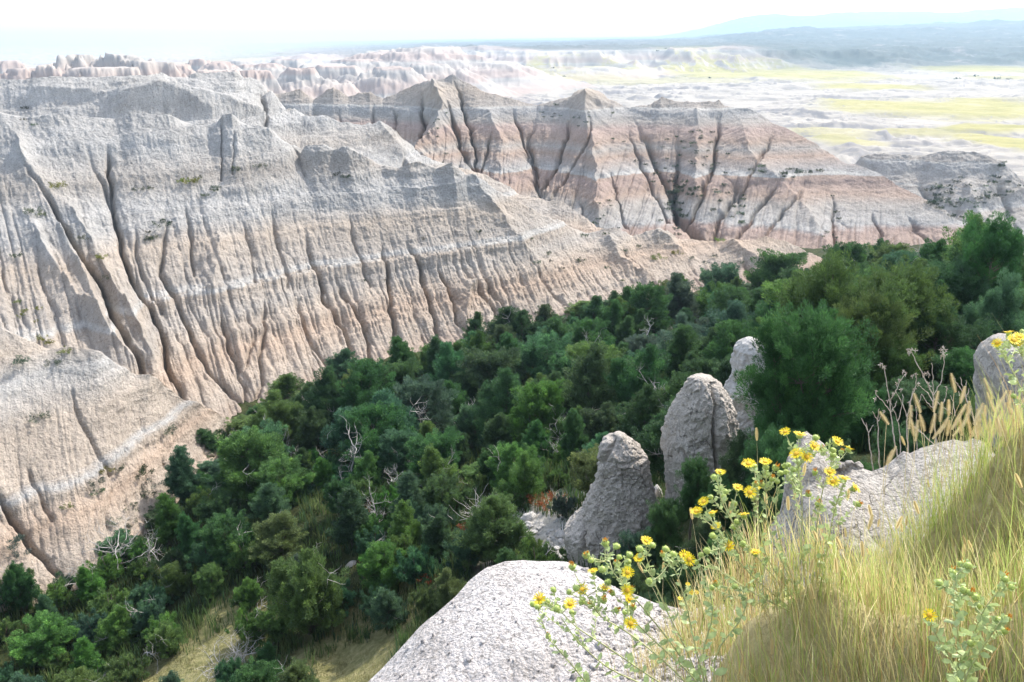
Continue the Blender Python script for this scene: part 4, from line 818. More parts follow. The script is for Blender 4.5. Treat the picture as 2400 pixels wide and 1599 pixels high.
rr = np.random.default_rng(9); n_ = 0
while n_ < 110:
    t = rr.random(); px = 1165 + 145 * t + rr.normal(0, 9); py = 1203 + 28 * t + rr.normal(0, 9 + 9 * t)
    if rr.random() < .2: px, py = 1285 + rr.normal(0, 12), 1262 + rr.normal(0, 16)
    q = gpoint(px, py); s_ = 1.15 * rr.lognormal(-2.35, .45); n_ += 1
    STONES.append((stone(q[0], q[1], s_ * rr.uniform(.8, 1.3), s_, s_ * rr.uniform(.6, .9), q[2]), 'small pale angular stone among the rubble of the dry creek bed'))
# little knobs of clay lying in the notch of the grey rock
KN = []
for (px, py, r_) in [(1940, 1075, .05), (1953, 1068, .045), (1968, 1072, .05), (1930, 1088, .055), (1947, 1092, .05), (1962, 1090, .045), (1925, 1070, .04), (1975, 1082, .04), (1900, 1046, .05), (1885, 1040, .045)]:
    a = at(px, py, 5.93); o = stone(a[0], a[1], r_, r_, r_ * .85, a[2] - r_ * .3); o.data = o.data; o.material_slots[0].link = 'OBJECT'; o.material_slots[0].material = m_gr
    o.name = 'clay_knob'; KN.append(o)

# loose gravel weathered out of the white rock
rv = np.random.default_rng(61); cp = PT_FR[int(PT_FR.shape[0] * .13):int(PT_FR.shape[0] * .95)].reshape(-1, 3); gx_, gy_, _ = project(cp)
wgt = 0.12 + sstep(1280, 1480, gx_) * sstep(1340, 1430, gy_); wgt *= (gy_ < 1640) & (gx_ > 800); pk = rv.choice(len(cp), 3200, p=wgt / wgt.sum())
v0, f0 = stone_mesh(77, 6, 8); sz_ = rv.lognormal(-4.75, .45, len(pk)); q_ = unit(rv.normal(0, 1, (len(pk), 3)))
V = cp[pk][:, None] + (v0[None] * (1 + .5 * q_[:, None])) * sz_[:, None, None]
tag(mesh_np('gravel', V.reshape(-1, 3), (f0[None] + (np.arange(len(pk)) * len(v0))[:, None, None]).reshape(-1, 4), m_white), 'loose pale crumbs of clay lying over the white foreground rock', 'gravel', kind='stuff')
# ---------------------------------------------------------------- grassy bank in front
bankpts = [(2353, 1568, 2.15), (2100, 1568, 2.55), (1850, 1568, 2.95), (1700, 1568, 3.2), (1350, 1600, 3.6), (2353, 1400, 2.9), (2100, 1450, 3.2), (1900, 1480, 3.6), (2353, 1315, 3.6), (2150, 1350, 4.0), (1980, 1370, 4.2), (1800, 1450, 4.3), (2450, 1350, 4.0), (2290, 1375, 4.2), (2700, 1350, 4.1), (2700, 1500, 2.4)]
BF = rbf_fit([tuple(at(*p)) for p in bankpts] + [(0.6, 1.6, -3.2), (1.5, 1.0, -1.75), (3, 0.8, -1.2), (0.0, 3.5, -3.6), (4.6, 3, -2.1)])
def bank_z(x, y): return rbf_eval(BF, x, y)
bx_, by_ = np.meshgrid(np.linspace(0.3, 5.2, 260), np.linspace(0.7, 5.7, 260), indexing='ij')
bz_ = bank_z(bx_, by_) + 0.03 * fbm2(bx_ * 3, by_ * 3, 4, 61)
edge = np.minimum.reduce([bx_ - 0.3, 5.2 - bx_, by_ - 0.7, 5.7 - by_]); e0 = at(1830, 1620, 3.0); e1 = at(2020, 1400, 4.8)
xe = e0[0] + (by_ - e0[1]) * (e1[0] - e0[0]) / (e1[1] - e0[1]) + 0.12 * fbm2(by_ * 2, by_ * 0, 3, 9)
bz_ = bz_ - 1.2 * sstep(0.35, 0, edge) - 0.8 * sstep(0.5, -1.3, bx_ - xe) - 1.0 * sstep(4.3, 4.95, by_)
sm = NT('bank_soil'); p = sm.objco(); sc_ = sm.ramp(sm.noise(p, 14, 6, 0.7), [(0.3, (0.30, 0.25, 0.12)), (0.55, (0.44, 0.37, 0.18)), (0.75, (0.58, 0.50, 0.28))]); sm.link(sc_, sm.b.inputs['Base Color']); sm.b.inputs['Roughness'].default_value = 1
sm.link(sm.bump(sm.noise(p, 30, 4, 0.7), 1, .03), sm.b.inputs['Normal'])
tag(mesh_np('terrain', np.stack([bx_, by_, bz_], -1).reshape(-1, 3), grid_faces(260, 260)[:, ::-1], sm.m), 'sloping bank of dry soil under the tall grass', 'ground', kind='structure')

gmat = NT('grass_blade'); ga = gmat.attr('col'); gmat.link(ga.outputs['Color'], gmat.b.inputs['Base Color']); gmat.b.inputs['Roughness'].default_value = 0.6; gmat.b.inputs['Specular IOR Level'].default_value = 0.3
t2 = gmat.new('ShaderNodeBsdfTranslucent'); gmat.link(ga.outputs['Color'], t2.inputs[0]); mx2 = gmat.new('ShaderNodeMixShader'); mx2.inputs[0].default_value = 0.5
gmat.link(gmat.b.outputs[0], mx2.inputs[1]); gmat.link(t2.outputs[0], mx2.inputs[2]); gmat.link(mx2.outputs[0], gmat.out.inputs[0])
def blades(rg, base, hgt, wid, lean, cols, seg=5):
    """curved tapering strips"""
    n = len(base); az = rg.uniform(0, 6.28, n); side = np.c_[np.cos(az), np.sin(az), np.zeros(n)]
    bend = lean + rg.normal(0, 0.16, (n, 2)); V = []; C = []
    for i in range(seg + 1):
        t = i / seg
        off = np.c_[bend * (t ** 1.8)[..., None] if hasattr(t, '__len__') else bend * t ** 1.8, np.full(n, t * (1 - 0.0))] 
        p = base + off * hgt[:, None]; w = wid * (1 - t) ** 0.7 * (0.6 + .4 * (t > 0)) + 0.0002
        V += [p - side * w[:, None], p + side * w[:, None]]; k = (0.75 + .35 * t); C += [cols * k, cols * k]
    V = np.stack(V, 1); C = np.stack(C, 1); m = 2 * (seg + 1)
    b = np.arange(n)[:, None] * m
    f = np.concatenate([np.stack([b[:, 0] + 2 * i, b[:, 0] + 2 * i + 1, b[:, 0] + 2 * i + 3, b[:, 0] + 2 * i + 2], -1) for i in range(seg)])
    return V.reshape(-1, 3), f, C.reshape(-1, 3)
PAL = np.array([(0.58, 0.47, 0.23), (0.47, 0.37, 0.16), (0.48, 0.44, 0.18), (0.30, 0.37, 0.10), (0.40, 0.49, 0.13), (0.72, 0.62, 0.36), (0.38, 0.25, 0.12)])
rg = np.random.default_rng(77)
n = 125000; gx = rg.uniform(0.5, 5.0, n); gy = rg.uniform(0.9, 5.45, n); gz = bank_z(gx, gy); xeg = e0[0] + (gy - e0[1]) * (e1[0] - e0[0]) / (e1[1] - e0[1]); bxp, byp, _ = project(np.c_[gx, gy, gz])
den = sstep(1150, 1750, bxp + 0.25 * (byp - 1568)) ; den = np.where(byp < 1568, den, np.maximum(den, .5) * (bxp > 1500)); cl = fbm2(gx * 5, gy * 5, 3, 71)
gz = gz - 1.0 * sstep(4.3, 4.95, gy)
den = den * (0.05 * sstep(-1.6, -0.8, gx - xeg) + 0.20 * sstep(-1.5, -0.9, gx - xeg) + 0.75 * sstep(-1.15, -0.35, gx - xeg + .2 * fbm2(gx * 4, gy * 4, 3, 72))) * (1 - 0.25 * sstep(3.7, 4.3, gy)) * sstep(5.1, 4.6, gy)
keep = (rg.random(n) < den * (0.62 + 0.5 * cl)) & (bxp < 2600) & (byp < 2050)
gx, gy, gz, bxp, byp = gx[keep], gy[keep], gz[keep], bxp[keep], byp[keep]; n = len(gx); print('blades', n)
right = sstep(1750, 2353, bxp); cl2 = fbm2(gx * 2.2, gy * 2.2, 3, 75)
pg_ = 0.38 + 0.38 * right + 0.55 * cl2 
q = rg.random(n); u = rg.random(n)
idx = np.where(q < pg_, np.where(u < .4, 2, np.where(u < .72, 3, 4)), np.where(u < .42, 0, np.where(u < .62, 1, np.where(u < .82, 5, 6))))
cols = np.minimum(PAL[idx] * rg.uniform(.9, 1.35, (n, 1)), .85)
hg = np.where(rg.random(n) < .08 + .14 * sstep(3.4, 4.2, gy), rg.uniform(.32, .52, n), rg.uniform(.14, .32, n)) * (0.75 + .4 * right)
hg = np.where(byp > 1500, hg, hg * 1.05)
def over_rock(x, y, z):
    cells_ = {}
    pt = np.concatenate([PT_FR.reshape(-1, 3), PT_RR.reshape(-1, 3)])[::2]; pt = pt[(pt[:, 2] > -6)]
    ci = np.floor(pt[:, 0] / .04).astype(int) + 400; cj = np.floor(pt[:, 1] / .04).astype(int); G = np.full((900, 300), -99.0); okc = (ci >= 0) & (ci < 900) & (cj >= 0) & (cj < 300)
    np.maximum.at(G, (ci[okc], cj[okc]), pt[okc, 2])
    a = np.clip(np.floor(x / .04).astype(int) + 400, 0, 899); b = np.clip(np.floor(y / .04).astype(int), 0, 299); g = G[a, b]
    return np.where(g > z, g, z)
gz = over_rock(gx, gy, gz)
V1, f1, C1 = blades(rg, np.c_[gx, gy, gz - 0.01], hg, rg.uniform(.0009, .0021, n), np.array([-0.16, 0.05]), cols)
# a thinner layer of tall seeding culms within the mass
m_ = rg.random(n) < .006; gi = np.where(m_)[0]; tall = hg[gi] * 0 + rg.uniform(.38, .54, len(gi))
V2, f2, C2 = blades(rg, np.c_[gx[gi], gy[gi], gz[gi]], tall, np.full(len(gi), .0011), np.array([-0.12, 0.05]), np.tile(PAL[5], (len(gi), 1)))
def spike_shape(nsp=13, L=0.05, w=0.006):
    V = []; f = []
    for k in range(nsp):
        t = k / (nsp - 1); z = L * t; s = w * (0.55 + 0.9 * math.sin(math.pi * (0.15 + .75 * t)))
        for sg in (-1, 1):
            for ax in (0, 1):
                i = len(V); d = (sg, 0) if ax == 0 else (0, sg)
                V += [(0, 0, z - .002), (d[0] * s, d[1] * s, z + s * .55), (d[1] * .0022, d[0] * .0022, z + .005)]; f.append((i, i + 1, i + 2))
    return np.array(V), np.array(f)
SV, SF = spike_shape()
tips = V2.reshape(len(gi), -1, 3)[:, -2]
dirs = unit(V2.reshape(len(gi), -1, 3)[:, -2] - V2.reshape(len(gi), -1, 3)[:, -6])
a = unit(np.cross(dirs, [0.3, 1, 0.2])); b = np.cross(dirs, a)
V3 = (tips[:, None] + SV[None, :, 0:1] * a[:, None] + SV[None, :, 1:2] * b[:, None] + SV[None, :, 2:3] * dirs[:, None]).reshape(-1, 3)
f3 = (SF[None] + (np.arange(len(gi)) * len(SV))[:, None, None]).reshape(-1, 3); C3 = np.tile(PAL[0] * 1.1, (len(V3), 1))
Vg = np.r_[V1, V2, V3]
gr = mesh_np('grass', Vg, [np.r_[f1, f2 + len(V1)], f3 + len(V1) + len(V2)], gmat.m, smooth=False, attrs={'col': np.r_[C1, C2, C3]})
tag(gr, 'tall straw and green grass covering the near bank on the right', 'grass', kind='stuff')

# single seeding stalks seen against the dark trees
Z1 = lambda x, y: (1666.8 + .2916 * x, 735.4 + .2916 * y)
Z2 = lambda x, y: (1176.6 + .2916 * x, 980.5 + .2916 * y)
Z3 = lambda x, y: (1372.7 + .4165 * x, 920.7 + .4165 * y)
tan_m = NT('dry_straw'); tc = tan_m.ramp(tan_m.noise(tan_m.objco(), 40, 2), [(0.3, (0.62, 0.49, 0.27)), (0.7, (0.80, 0.68, 0.44))]); tan_m.link(tc, tan_m.b.inputs['Base Color']); tan_m.b.inputs['Roughness'].default_value = .7; TAN = tan_m.m
spk_px = [(1270, 815), (1525, 710), (1450, 830), (1480, 900), (1500, 930), (1650, 700), (1695, 780), (1760, 740), (1805, 550), (1860, 640), (1800, 850), (1835, 780), (1905, 780), (1880, 830), (1925, 870), (1965, 900), (1975, 800), (2000, 850), (2040, 790), (2050, 850), (2090, 600), (2105, 700), (2150, 700), (2135, 820), (2100, 880), (2090, 950), (2235, 680), (2195, 830), (2225, 880), (2240, 930), (2300, 720), (2330, 680), (2265, 820), (2205, 930), (1660, 920), (1625, 870), (1750, 900), (1860, 890), (1940, 920), (1280, 1130), (1300, 1110), (2020, 900), (2070, 900), (2160, 900), (2280, 900), (2310, 850), (2340, 800), (1700, 880), (1560, 860), (1820, 900), (2125, 760), (2180, 760), (2255, 760), (2320, 900), (1990, 930), (2345, 930), (2215, 1000), (2280, 1010), (2330, 1040), (2160, 1010)]
STALKS = []
rs = np.random.default_rng(3)
def seed_stalk(px, py, D):
    top = at(px, py, D); Ln = .11 * rs.uniform(.9, 1.25); root = empty('wheatgrass_stalk'); 
    b0 = np.array([top[0] + rs.normal(0.02, .04), top[1] + rs.normal(0, .03), top[2] - rs.uniform(.5, .62)])
    root.location = b0; up = top - b0; side = np.array([rs.normal(0, .02), 0, 0])
    pts = np.array([up * t + side * math.sin(t * 3.14) for t in np.linspace(0, 1, 7)])
    mb = MB(); mb.tube(pts, [.0022, .002, .0018, .0017, .0016, .0015, .0013], 4); st = mb.build('stem', TAN, root)
    d = unit(pts[-1] - pts[-2] + np.array([rs.normal(0, .03), 0, 0])); a = unit(np.cross(d, [0.1, 1, 0.1])); b = np.cross(d, a)
    sv, sf = spike_shape(17, Ln, .0125); hv = pts[-1] - d * Ln * .25 + sv[:, :1] * a + sv[:, 1:2] * b + sv[:, 2:] * d
    h = MB(); h.add(hv, sf); h.tube([pts[-1] - d * Ln * .25, pts[-1], pts[-1] + d * Ln * .74], [.003, .004, .0015], 5); hd = h.build('seed_head', TAN, root, smooth=False)
    CH[root.name] = [st, hd]; STALKS.append(root)
for x, y in spk_px:
    px, py = Z1(x, y); seed_stalk(px, py - 4, 4.7 + rs.normal(0, .25))

# dead weeds
WM = NT('dry_weed'); wc = WM.ramp(WM.noise(WM.objco(), 30, 3), [(0.3, (0.30, 0.25, 0.20)), (0.7, (0.55, 0.49, 0.42))]); WM.link(wc, WM.b.inputs['Base Color']); WM.b.inputs['Roughness'].default_value = .8
weeds = [
 ([[(1365, 1180), (1355, 1060), (1330, 950), (1310, 800), (1295, 650), (1270, 500), (1248, 380)], [(1300, 720), (1240, 640), (1195, 600), (1185, 570)], [(1298, 640), (1345, 560), (1380, 480), (1420, 420)], [(1385, 1150), (1375, 900), (1350, 760), (1300, 650)], [(1360, 800), (1400, 650), (1400, 580)], [(1310, 720), (1340, 660), (1350, 640)]],
  [(1240, 365), (1222, 352), (1258, 372), (1185, 568), (1178, 625), (1320, 585), (1350, 505), (1370, 480), (1400, 410), (1422, 425), (1385, 550), (1280, 635)], 'tall dead weed with forked grey stems, leftmost of the big ones above the notch'),
 ([[(1450, 1150), (1440, 1050), (1430, 900), (1435, 760), (1460, 640), (1500, 520), (1505, 440)], [(1430, 760), (1390, 640), (1340, 560)], [(1515, 1100), (1510, 1000), (1500, 850), (1505, 700), (1500, 600)], [(1502, 700), (1550, 580)], [(1470, 760), (1450, 660), (1480, 560)], [(1490, 840), (1560, 900), (1640, 980)]],
  [(1475, 440), (1502, 432), (1450, 655), (1490, 550), (1520, 505)], 'grey dead weed with thin crossing stems in the middle of the dead weeds'),
 ([[(1670, 1100), (1660, 920), (1645, 800), (1640, 600), (1560, 440), (1490, 300), (1465, 250)], [(1640, 600), (1700, 480), (1722, 300), (1715, 230)], [(1640, 600), (1636, 480), (1630, 340)], [(1645, 620), (1700, 680), (1790, 740)], [(1640, 640), (1580, 560), (1510, 510)], [(1700, 690), (1740, 600), (1745, 540)], [(1480, 840), (1560, 900), (1640, 980), (1700, 1100)], [(1640, 700), (1590, 650), (1545, 590)]],
  [(1440, 242), (1465, 236), (1498, 240), (1450, 262), (1700, 232), (1718, 218), (1735, 240), (1712, 262), (1732, 280), (1700, 290), (1570, 425), (1590, 418), (1605, 434), (1560, 432), (1745, 535), (1600, 500), (1610, 530)], 'tallest dead weed, with a V of two stems topped by seed clusters'),
 ([[(1985, 950), (1970, 830), (1930, 700), (1880, 570), (1855, 450)], [(1890, 600), (1840, 520), (1800, 455)], [(1900, 610), (1920, 540)], [(1888, 585), (1900, 470)], [(1810, 760), (1800, 640), (1775, 600)], [(1845, 600), (1838, 560)]], [], 'dead weed with bare upright forks, rightmost of those above the grey rock'),
 ([[(1175, 1260), (1165, 1180), (1140, 1000), (1125, 880), (1070, 770)], [(1128, 890), (1165, 825)], [(1120, 870), (1108, 810)]], [], 'short bare dead stem with a small fork, leftmost of all the dead weeds'),
 ([[(1225, 1250), (1218, 1160), (1205, 1000), (1200, 800), (1210, 700)], [(1203, 800), (1248, 725)], [(1198, 790), (1160, 720)]], [(1248, 722)], 'straight dead stem standing just right of the leftmost short one'),
 ([[(2200, 900), (2195, 600), (2185, 510), (2210, 420)], [(2192, 560), (2225, 640), (2250, 760)], [(2300, 800), (2290, 600), (2280, 390)], [(2345, 700), (2330, 520), (2350, 450)]], [], 'thin dry stems in front of the grey boulder at the right edge')]
for stems, heads, lab in weeds:
    Dw = 5.0 if 'right edge' in lab else 6.35
    b0 = at(*Z1(*stems[0][0]), Dw); root = empty('dead_weed', b0); mb = MB()
    for k, st in enumerate(stems):
        pts = np.array([at(*Z1(*q), Dw + rs.normal(0, .02)) for q in st]) - b0
        t = np.linspace(0, 1, len(pts)); tt = np.linspace(0, 1, 4 * len(pts)); pp = np.c_[[np.interp(tt, t, pts[:, i]) for i in range(3)]].T; pp += rs.normal(0, .0025, pp.shape)
        r0 = .0065 if k == 0 else .0042; mb.tube(pp, np.linspace(r0, r0 * .45, len(pp)), 5)
    s_ = mb.build('stem', WM.m, root); CH[root.name] = [s_]
    for (x, y) in heads:
        c = at(*Z1(x, y), Dw) - b0; hb = MB()
        for q in range(9):
            d = unit(rs.normal(0, 1, 3) + np.array([0, 0, .8])); e = c + d * rs.uniform(.008, .016); s2 = unit(np.cross(d, rs.normal(0, 1, 3))) * .0045
            hb.add([c, e - s2, e + s2, e + d * .006], [(0, 1, 2), (1, 3, 2)])
        hb.tube([c - [0, 0, .025], c], [.002, .004], 4); CH[root.name].append(hb.build('seed_cluster', WM.m, root, smooth=False))
    tag(root, lab, 'dead weed', 'dead weeds above the grey rock')

# ---------------------------------------------------------------- yellow gumweed
def plain_mat(name, c, rough=.6, var=.15, trans=0.0, scale=60):
    m = NT(name); col = m.ramp(m.noise(m.objco(), scale, 2), [(0.3, tuple(v * (1 - var) for v in c)), (0.7, tuple(min(1, v * (1 + var)) for v in c))])
    m.link(col, m.b.inputs['Base Color']); m.b.inputs['Roughness'].default_value = rough; m.b.inputs['Specular IOR Level'].default_value = .3
    if trans:
        t = m.new('ShaderNodeBsdfTranslucent'); m.link(col, t.inputs[0]); x = m.new('ShaderNodeMixShader'); x.inputs[0].default_value = trans
        m.link(m.b.outputs[0], x.inputs[1]); m.link(t.outputs[0], x.inputs[2]); m.link(x.outputs[0], m.out.inputs[0])
    return m.m
M_pet = plain_mat('petal_yellow', (0.95, 0.70, 0.02), .5, .12, .35); M_disc = plain_mat('disc_orange', (0.62, 0.36, 0.03), .8, .3); M_bud = plain_mat('bud_green', (0.42, 0.50, 0.13), .45, .25, .1, 200)
M_leaf = plain_mat('gum_leaf', (0.42, 0.50, 0.22), .45, .22, .3, 30); M_stem = plain_mat('gum_stem', (0.50, 0.50, 0.24), .6, .25, 0, 30); M_wilt = plain_mat('petal_wilted', (0.60, 0.27, 0.04), .7, .25, .2)
def uvball(r, nr=7, nc=10, zs=1.0):
    th = np.linspace(0, math.pi, nr); an = np.linspace(0, 2 * math.pi, nc, endpoint=False); T, A = np.meshgrid(th, an, indexing='ij')
    return np.stack([r * np.sin(T) * np.cos(A), r * np.sin(T) * np.sin(A), r * zs * np.cos(T)], -1).reshape(-1, 3), grid_faces(nr, nc, wrap=True)
def head_mesh(kind, seed):
    """green bracted bud with, on open heads, a disc and a fan of rays; slots: 0 bud 1 disc 2 petals"""
    r = np.random.default_rng(seed); mb = MB(); R = .0098
    v, f = uvball(R, 8, 12, .88); mb.add(v, f, 0)
    for k in range(46):                                   # curled bract tips
        t = r.uniform(.15, 1.0) * 1.75 + .35; a = r.uniform(0, 6.28); n = np.array([math.sin(t) * math.cos(a), math.sin(t) * math.sin(a), -math.cos(t) * -1 * (1 if kind == 'bud' else -.2)])
        n = np.array([math.sin(t) * math.cos(a), math.sin(t) * math.sin(a), math.cos(t)]); c = n * R; s = unit(np.cross(n, [0, 0, 1.01])) * .0011; mb.add([c - s, c + s, c * 1.28 + np.array([0, 0, .0012])], [(0, 1, 2)], 0)
    if kind == 'open':
        v, f = uvball(R * .8, 5, 12, .5); mb.add(v + [0, 0, R * .62], f, 1)
        for k in range(26):
            a = k / 26 * 6.283 + r.normal(0, .06); L = .0125 * r.uniform(.85, 1.15); d = np.array([math.cos(a), math.sin(a), 0]); s = np.array([-d[1], d[0], 0]) * .00135; z0 = R * .55; up = r.uniform(.15, .5)
            p0 = d * R * .7 + [0, 0, z0]; p1 = d * (R * .7 + L * .55) + [0, 0, z0 + L * up * .6]; p2 = d * (R * .7 + L) + [0, 0, z0 + L * up * .75]
            mb.add([p0 - s * .6, p0 + s * .6, p1 + s, p1 - s, p2 + s * .5, p2 - s * .5], [(0, 1, 2, 3), (3, 2, 4, 5)], 2)
    elif kind == 'opening':
        for k in range(20):
            a = r.uniform(0, 6.28); d = np.array([math.cos(a), math.sin(a), 0]) ; q = r.uniform(.1, .75) * R; s = np.array([-d[1], d[0], 0]) * .0013; p0 = d * q + [0, 0, R * .6]; p2 = d * (q + .003) + [0, 0, R * .6 + r.uniform(.006, .011)]
            mb.add([p0 - s, p0 + s, p2 + s * .6, p2 - s * .6], [(0, 1, 2, 3)], 2)
    return mb
HP = {}
KEY = {'F': 'open', 'O': 'opening', 'B': 'bud'}
hv_used = {}
def get_head(kind, var):
    k = (kind, var)
    if k in hv_used: o = hv_used[k].copy(); COL.objects.link(o); return o
    mb = head_mesh(KEY[kind], 900 + var * 7 + ord(kind)); o = mb.build('flower_head' if kind != 'B' else 'flower_bud', None, None, smooth=False, mats=[M_bud, M_disc, M_pet if kind == 'F' else M_wilt])
    hv_used[k] = o; return o
def gumweed(label, base_px, Db, heads, mains, Dh, seed, leafs=1.0, sc=1.0):
    """heads: (px, py, kind); mains: stem polylines in picture readings from the foot up"""
    r = np.random.default_rng(seed); b0 = at(*base_px, Db); root = empty('gumweed_plant', b0); parts = []; st = MB(); lf = MB()
    paths = []
    for m in mains:
        n = len(m); pts = np.array([at(x, y, Db + (Dh - Db) * min(1, (i + 1) / n) + r.normal(0, .03)) for i, (x, y) in enumerate([base_px] + list(m))]) - b0
        t = np.linspace(0, 1, len(pts)); tt = np.linspace(0, 1, 14); pp = np.c_[[np.interp(tt, t, pts[:, i]) for i in range(3)]].T
        pp[1:-1] = (pp[:-2] + 2 * pp[1:-1] + pp[2:]) / 4; st.tube(pp, np.linspace(.0034, .0016, 14) * sc, 6); paths.append(pp)
    allp = np.concatenate([p[2:] for p in paths])
    def leaf(c, d, L, w):
        d = unit(d); s = unit(np.cross(d, r.normal(0, 1, 3))); n = np.cross(d, s) * L * .12
        lf.add([c, c + d * L * .35 - s * w, c + d * L * .35 + s * w, c + d * L * .72 - s * w * .9 + n, c + d * L * .72 + s * w * .9 + n, c + d * L + n * .3], [(0, 1, 2), (3, 5, 4)]); lf.add([c + d * L * .35 - s * w, c + d * L * .35 + s * w, c + d * L * .72 + s * w * .9 + n, c + d * L * .72 - s * w * .9 + n], [(0, 1, 2, 3)])
    def leaves_on(pp, k, L0, taper=True):
        for i in range(k):
            u = r.uniform(.12, .98); j = min(int(u * (len(pp) - 1)), len(pp) - 2); q = pp[j] + (pp[j + 1] - pp[j]) * (u * (len(pp) - 1) - j); ax = unit(pp[j + 1] - pp[j])
            out = unit(np.cross(ax, r.normal(0, 1, 3))); L = L0 * (1.35 - .85 * u if taper else 1) * r.uniform(.7, 1.3); leaf(q, out + ax * .55, L, L * .25)
    for p in paths: leaves_on(p, int(26 * leafs), .036)
    for (x, y, kd) in heads:
        c = at(x, y, Dh + r.normal(0, .07)) - b0
        # join a main stem somewhat lower down
        below = allp[:, 2] < c[2] - .035
        cand_ = allp[below] if below.any() else allp
        dd = np.linalg.norm(cand_ - c, axis=1) + 0.25 * np.maximum(0, .10 - (c[2] - cand_[:, 2])); j = cand_[np.argmin(dd)]
        mid = j + (c - j) * .5 + np.array([0, 0, -.10]) * np.linalg.norm(c - j) * .8 + r.normal(0, .004, 3)
        tt = np.linspace(0, 1, 8)[:, None]; pp = (1 - tt) ** 2 * j + 2 * tt * (1 - tt) * mid + tt ** 2 * c
        st.tube(pp, np.linspace(.0017, .0012, 8) * sc, 5); ln = np.linalg.norm(c - j); leaves_on(pp, max(3, int(ln * 95 * leafs)), .019, False)
        for _ in range(3): leaf(c - unit(pp[-1] - pp[-2]) * .012, r.normal(0, 1, 3) + [0, 0, .2], .014, .003)
        h = get_head(kd, int(r.integers(0, 4))); h.parent = root; h.location = c; d = unit(unit(pp[-1] - pp[-2]) * .6 + np.array([0, -.25, .75]) + r.normal(0, .22, 3)); h.rotation_euler = Vector(d).to_track_quat('Z', 'Y').to_euler()
        s = 1.12 * sc * r.uniform(.9, 1.15) * (1 if kd != 'B' else .95); h.scale = (s, s, s); parts.append(h)
    parts += [st.build('stem', M_stem, root), lf.build('leaves', M_leaf, root, smooth=False)]
    CH[root.name] = parts; tag(root, label, 'gumweed', 'yellow gumweed plants on the near bank'); return root
def L(zf, s, k): return [(*zf(x, y), k) for x, y in s]
mainH = (L(Z2, [(1640, 370), (1865, 305), (1515, 600), (1455, 680), (1575, 692), (1610, 795), (1710, 950), (1915, 1003), (1925, 500), (1995, 290), (2155, 50), (2265, 75), (1870, 525), (2245, 225), (2315, 245), (1830, 705), (1775, 490)], 'F')
   + L(Z3, [(1297, 452), (1357, 438), (1385, 272), (1318, 232), (1415, 487), (1280, 400), (1190, 255)], 'F') + L(Z3, [(1440, 572), (1165, 517), (1218, 572), (1240, 270), (1200, 395), (1145, 315), (1345, 285)], 'O')
   + L(Z2, [(2075, 325), (1920, 455), (1965, 455), (2200, 410), (2050, 415), (1605, 1240)], 'O')
   + L(Z2, [(1590, 400), (1565, 555), (1685, 515), (1668, 550), (1770, 750), (1750, 790), (1820, 925), (1580, 860), (1650, 860), (1910, 315), (2000, 320), (2150, 310), (2005, 380), (2090, 435), (750 + 1000, 605), (1575, 1270), (1450, 1070), (1490, 1010), (1535, 980), (2160, 360), (2250, 330), (1900, 560)], 'B')
   + L(Z3, [(1205, 205), (1300, 275), (1300, 300), (1055, 355), (1080, 380), (1010, 400)], 'B'))
gumweed('largest gumweed with many yellow flowers, rising in front of the grey rock', (1905, 1500), 3.1, mainH,
   [[(1860, 1420), (1780, 1330), (1700, 1230), (1655, 1150), (1650, 1110)], [(1850, 1400), (1760, 1290), (1740, 1180), (1735, 1120)], [(1850, 1400), (1800, 1280), (1780, 1180), (1790, 1120)], [(1870, 1420), (1840, 1280), (1845, 1150), (1830, 1040)], [(1880, 1420), (1870, 1250), (1890, 1120), (1915, 1060)], [(1885, 1400), (1900, 1260), (1920, 1160), (1940, 1110)],
    [(1860, 1430), (1780, 1370), (1700, 1300), (1640, 1200), (1620, 1185)], [(1850, 1420), (1760, 1380), (1680, 1330), (1610, 1280)], [(1870, 1440), (1800, 1300), (1760, 1200), (1760, 1100)]], 2.85, 5, 1.25)
lowH = (L(Z2, [(1360, 1025), (1390, 1050), (1005, 1045), (640, 1150), (910, 1155), (730, 1280), (555, 1295), (455, 1405), (920, 1365), (1055, 910), (905, 1295), (930, 1555), (220, 1360), (225, 1400)], 'F')
   + L(Z2, [(735, 915), (475, 1105), (585, 1015), (1190, 1010), (910, 1095), (825, 1080), (720, 1365), (630, 1400), (790, 1310), (955, 1425), (825, 1445), (945, 1285)], 'O')
   + L(Z2, [(740, 940), (825, 945), (1005, 965), (1105, 935), (925, 1010), (845, 1030), (620, 1055), (710, 1125), (1210, 965), (1270, 1005), (1350, 1060), (915, 1065), (825, 1085), (1080, 1220), (325, 1285), (450, 1305), (505, 1275), (548, 1385), (350, 1435), (165, 1400), (275, 1380), (670, 1440), (890, 1465), (470, 1465), (760, 1225), (1755, 1260)], 'B'))
gumweed('sprawling gumweed of many buds and yellow flowers across the white rock dome', (1640, 1640), 2.75, lowH,
   [[(1560, 1500), (1480, 1400), (1420, 1330), (1390, 1290)], [(1580, 1500), (1530, 1400), (1500, 1330), (1485, 1280)], [(1600, 1500), (1580, 1400), (1560, 1330), (1540, 1290)], [(1610, 1500), (1640, 1420), (1630, 1350), (1600, 1300)], [(1540, 1530), (1440, 1450), (1380, 1420), (1350, 1370)], [(1500, 1560), (1400, 1490), (1320, 1440), (1280, 1395)], [(1520, 1590), (1400, 1540), (1330, 1480), (1290, 1420)], [(1600, 1560), (1500, 1470), (1450, 1420), (1440, 1380)], [(1640, 1500), (1700, 1430), (1720, 1380), (1700, 1350)]], 2.6, 6, 1.1)
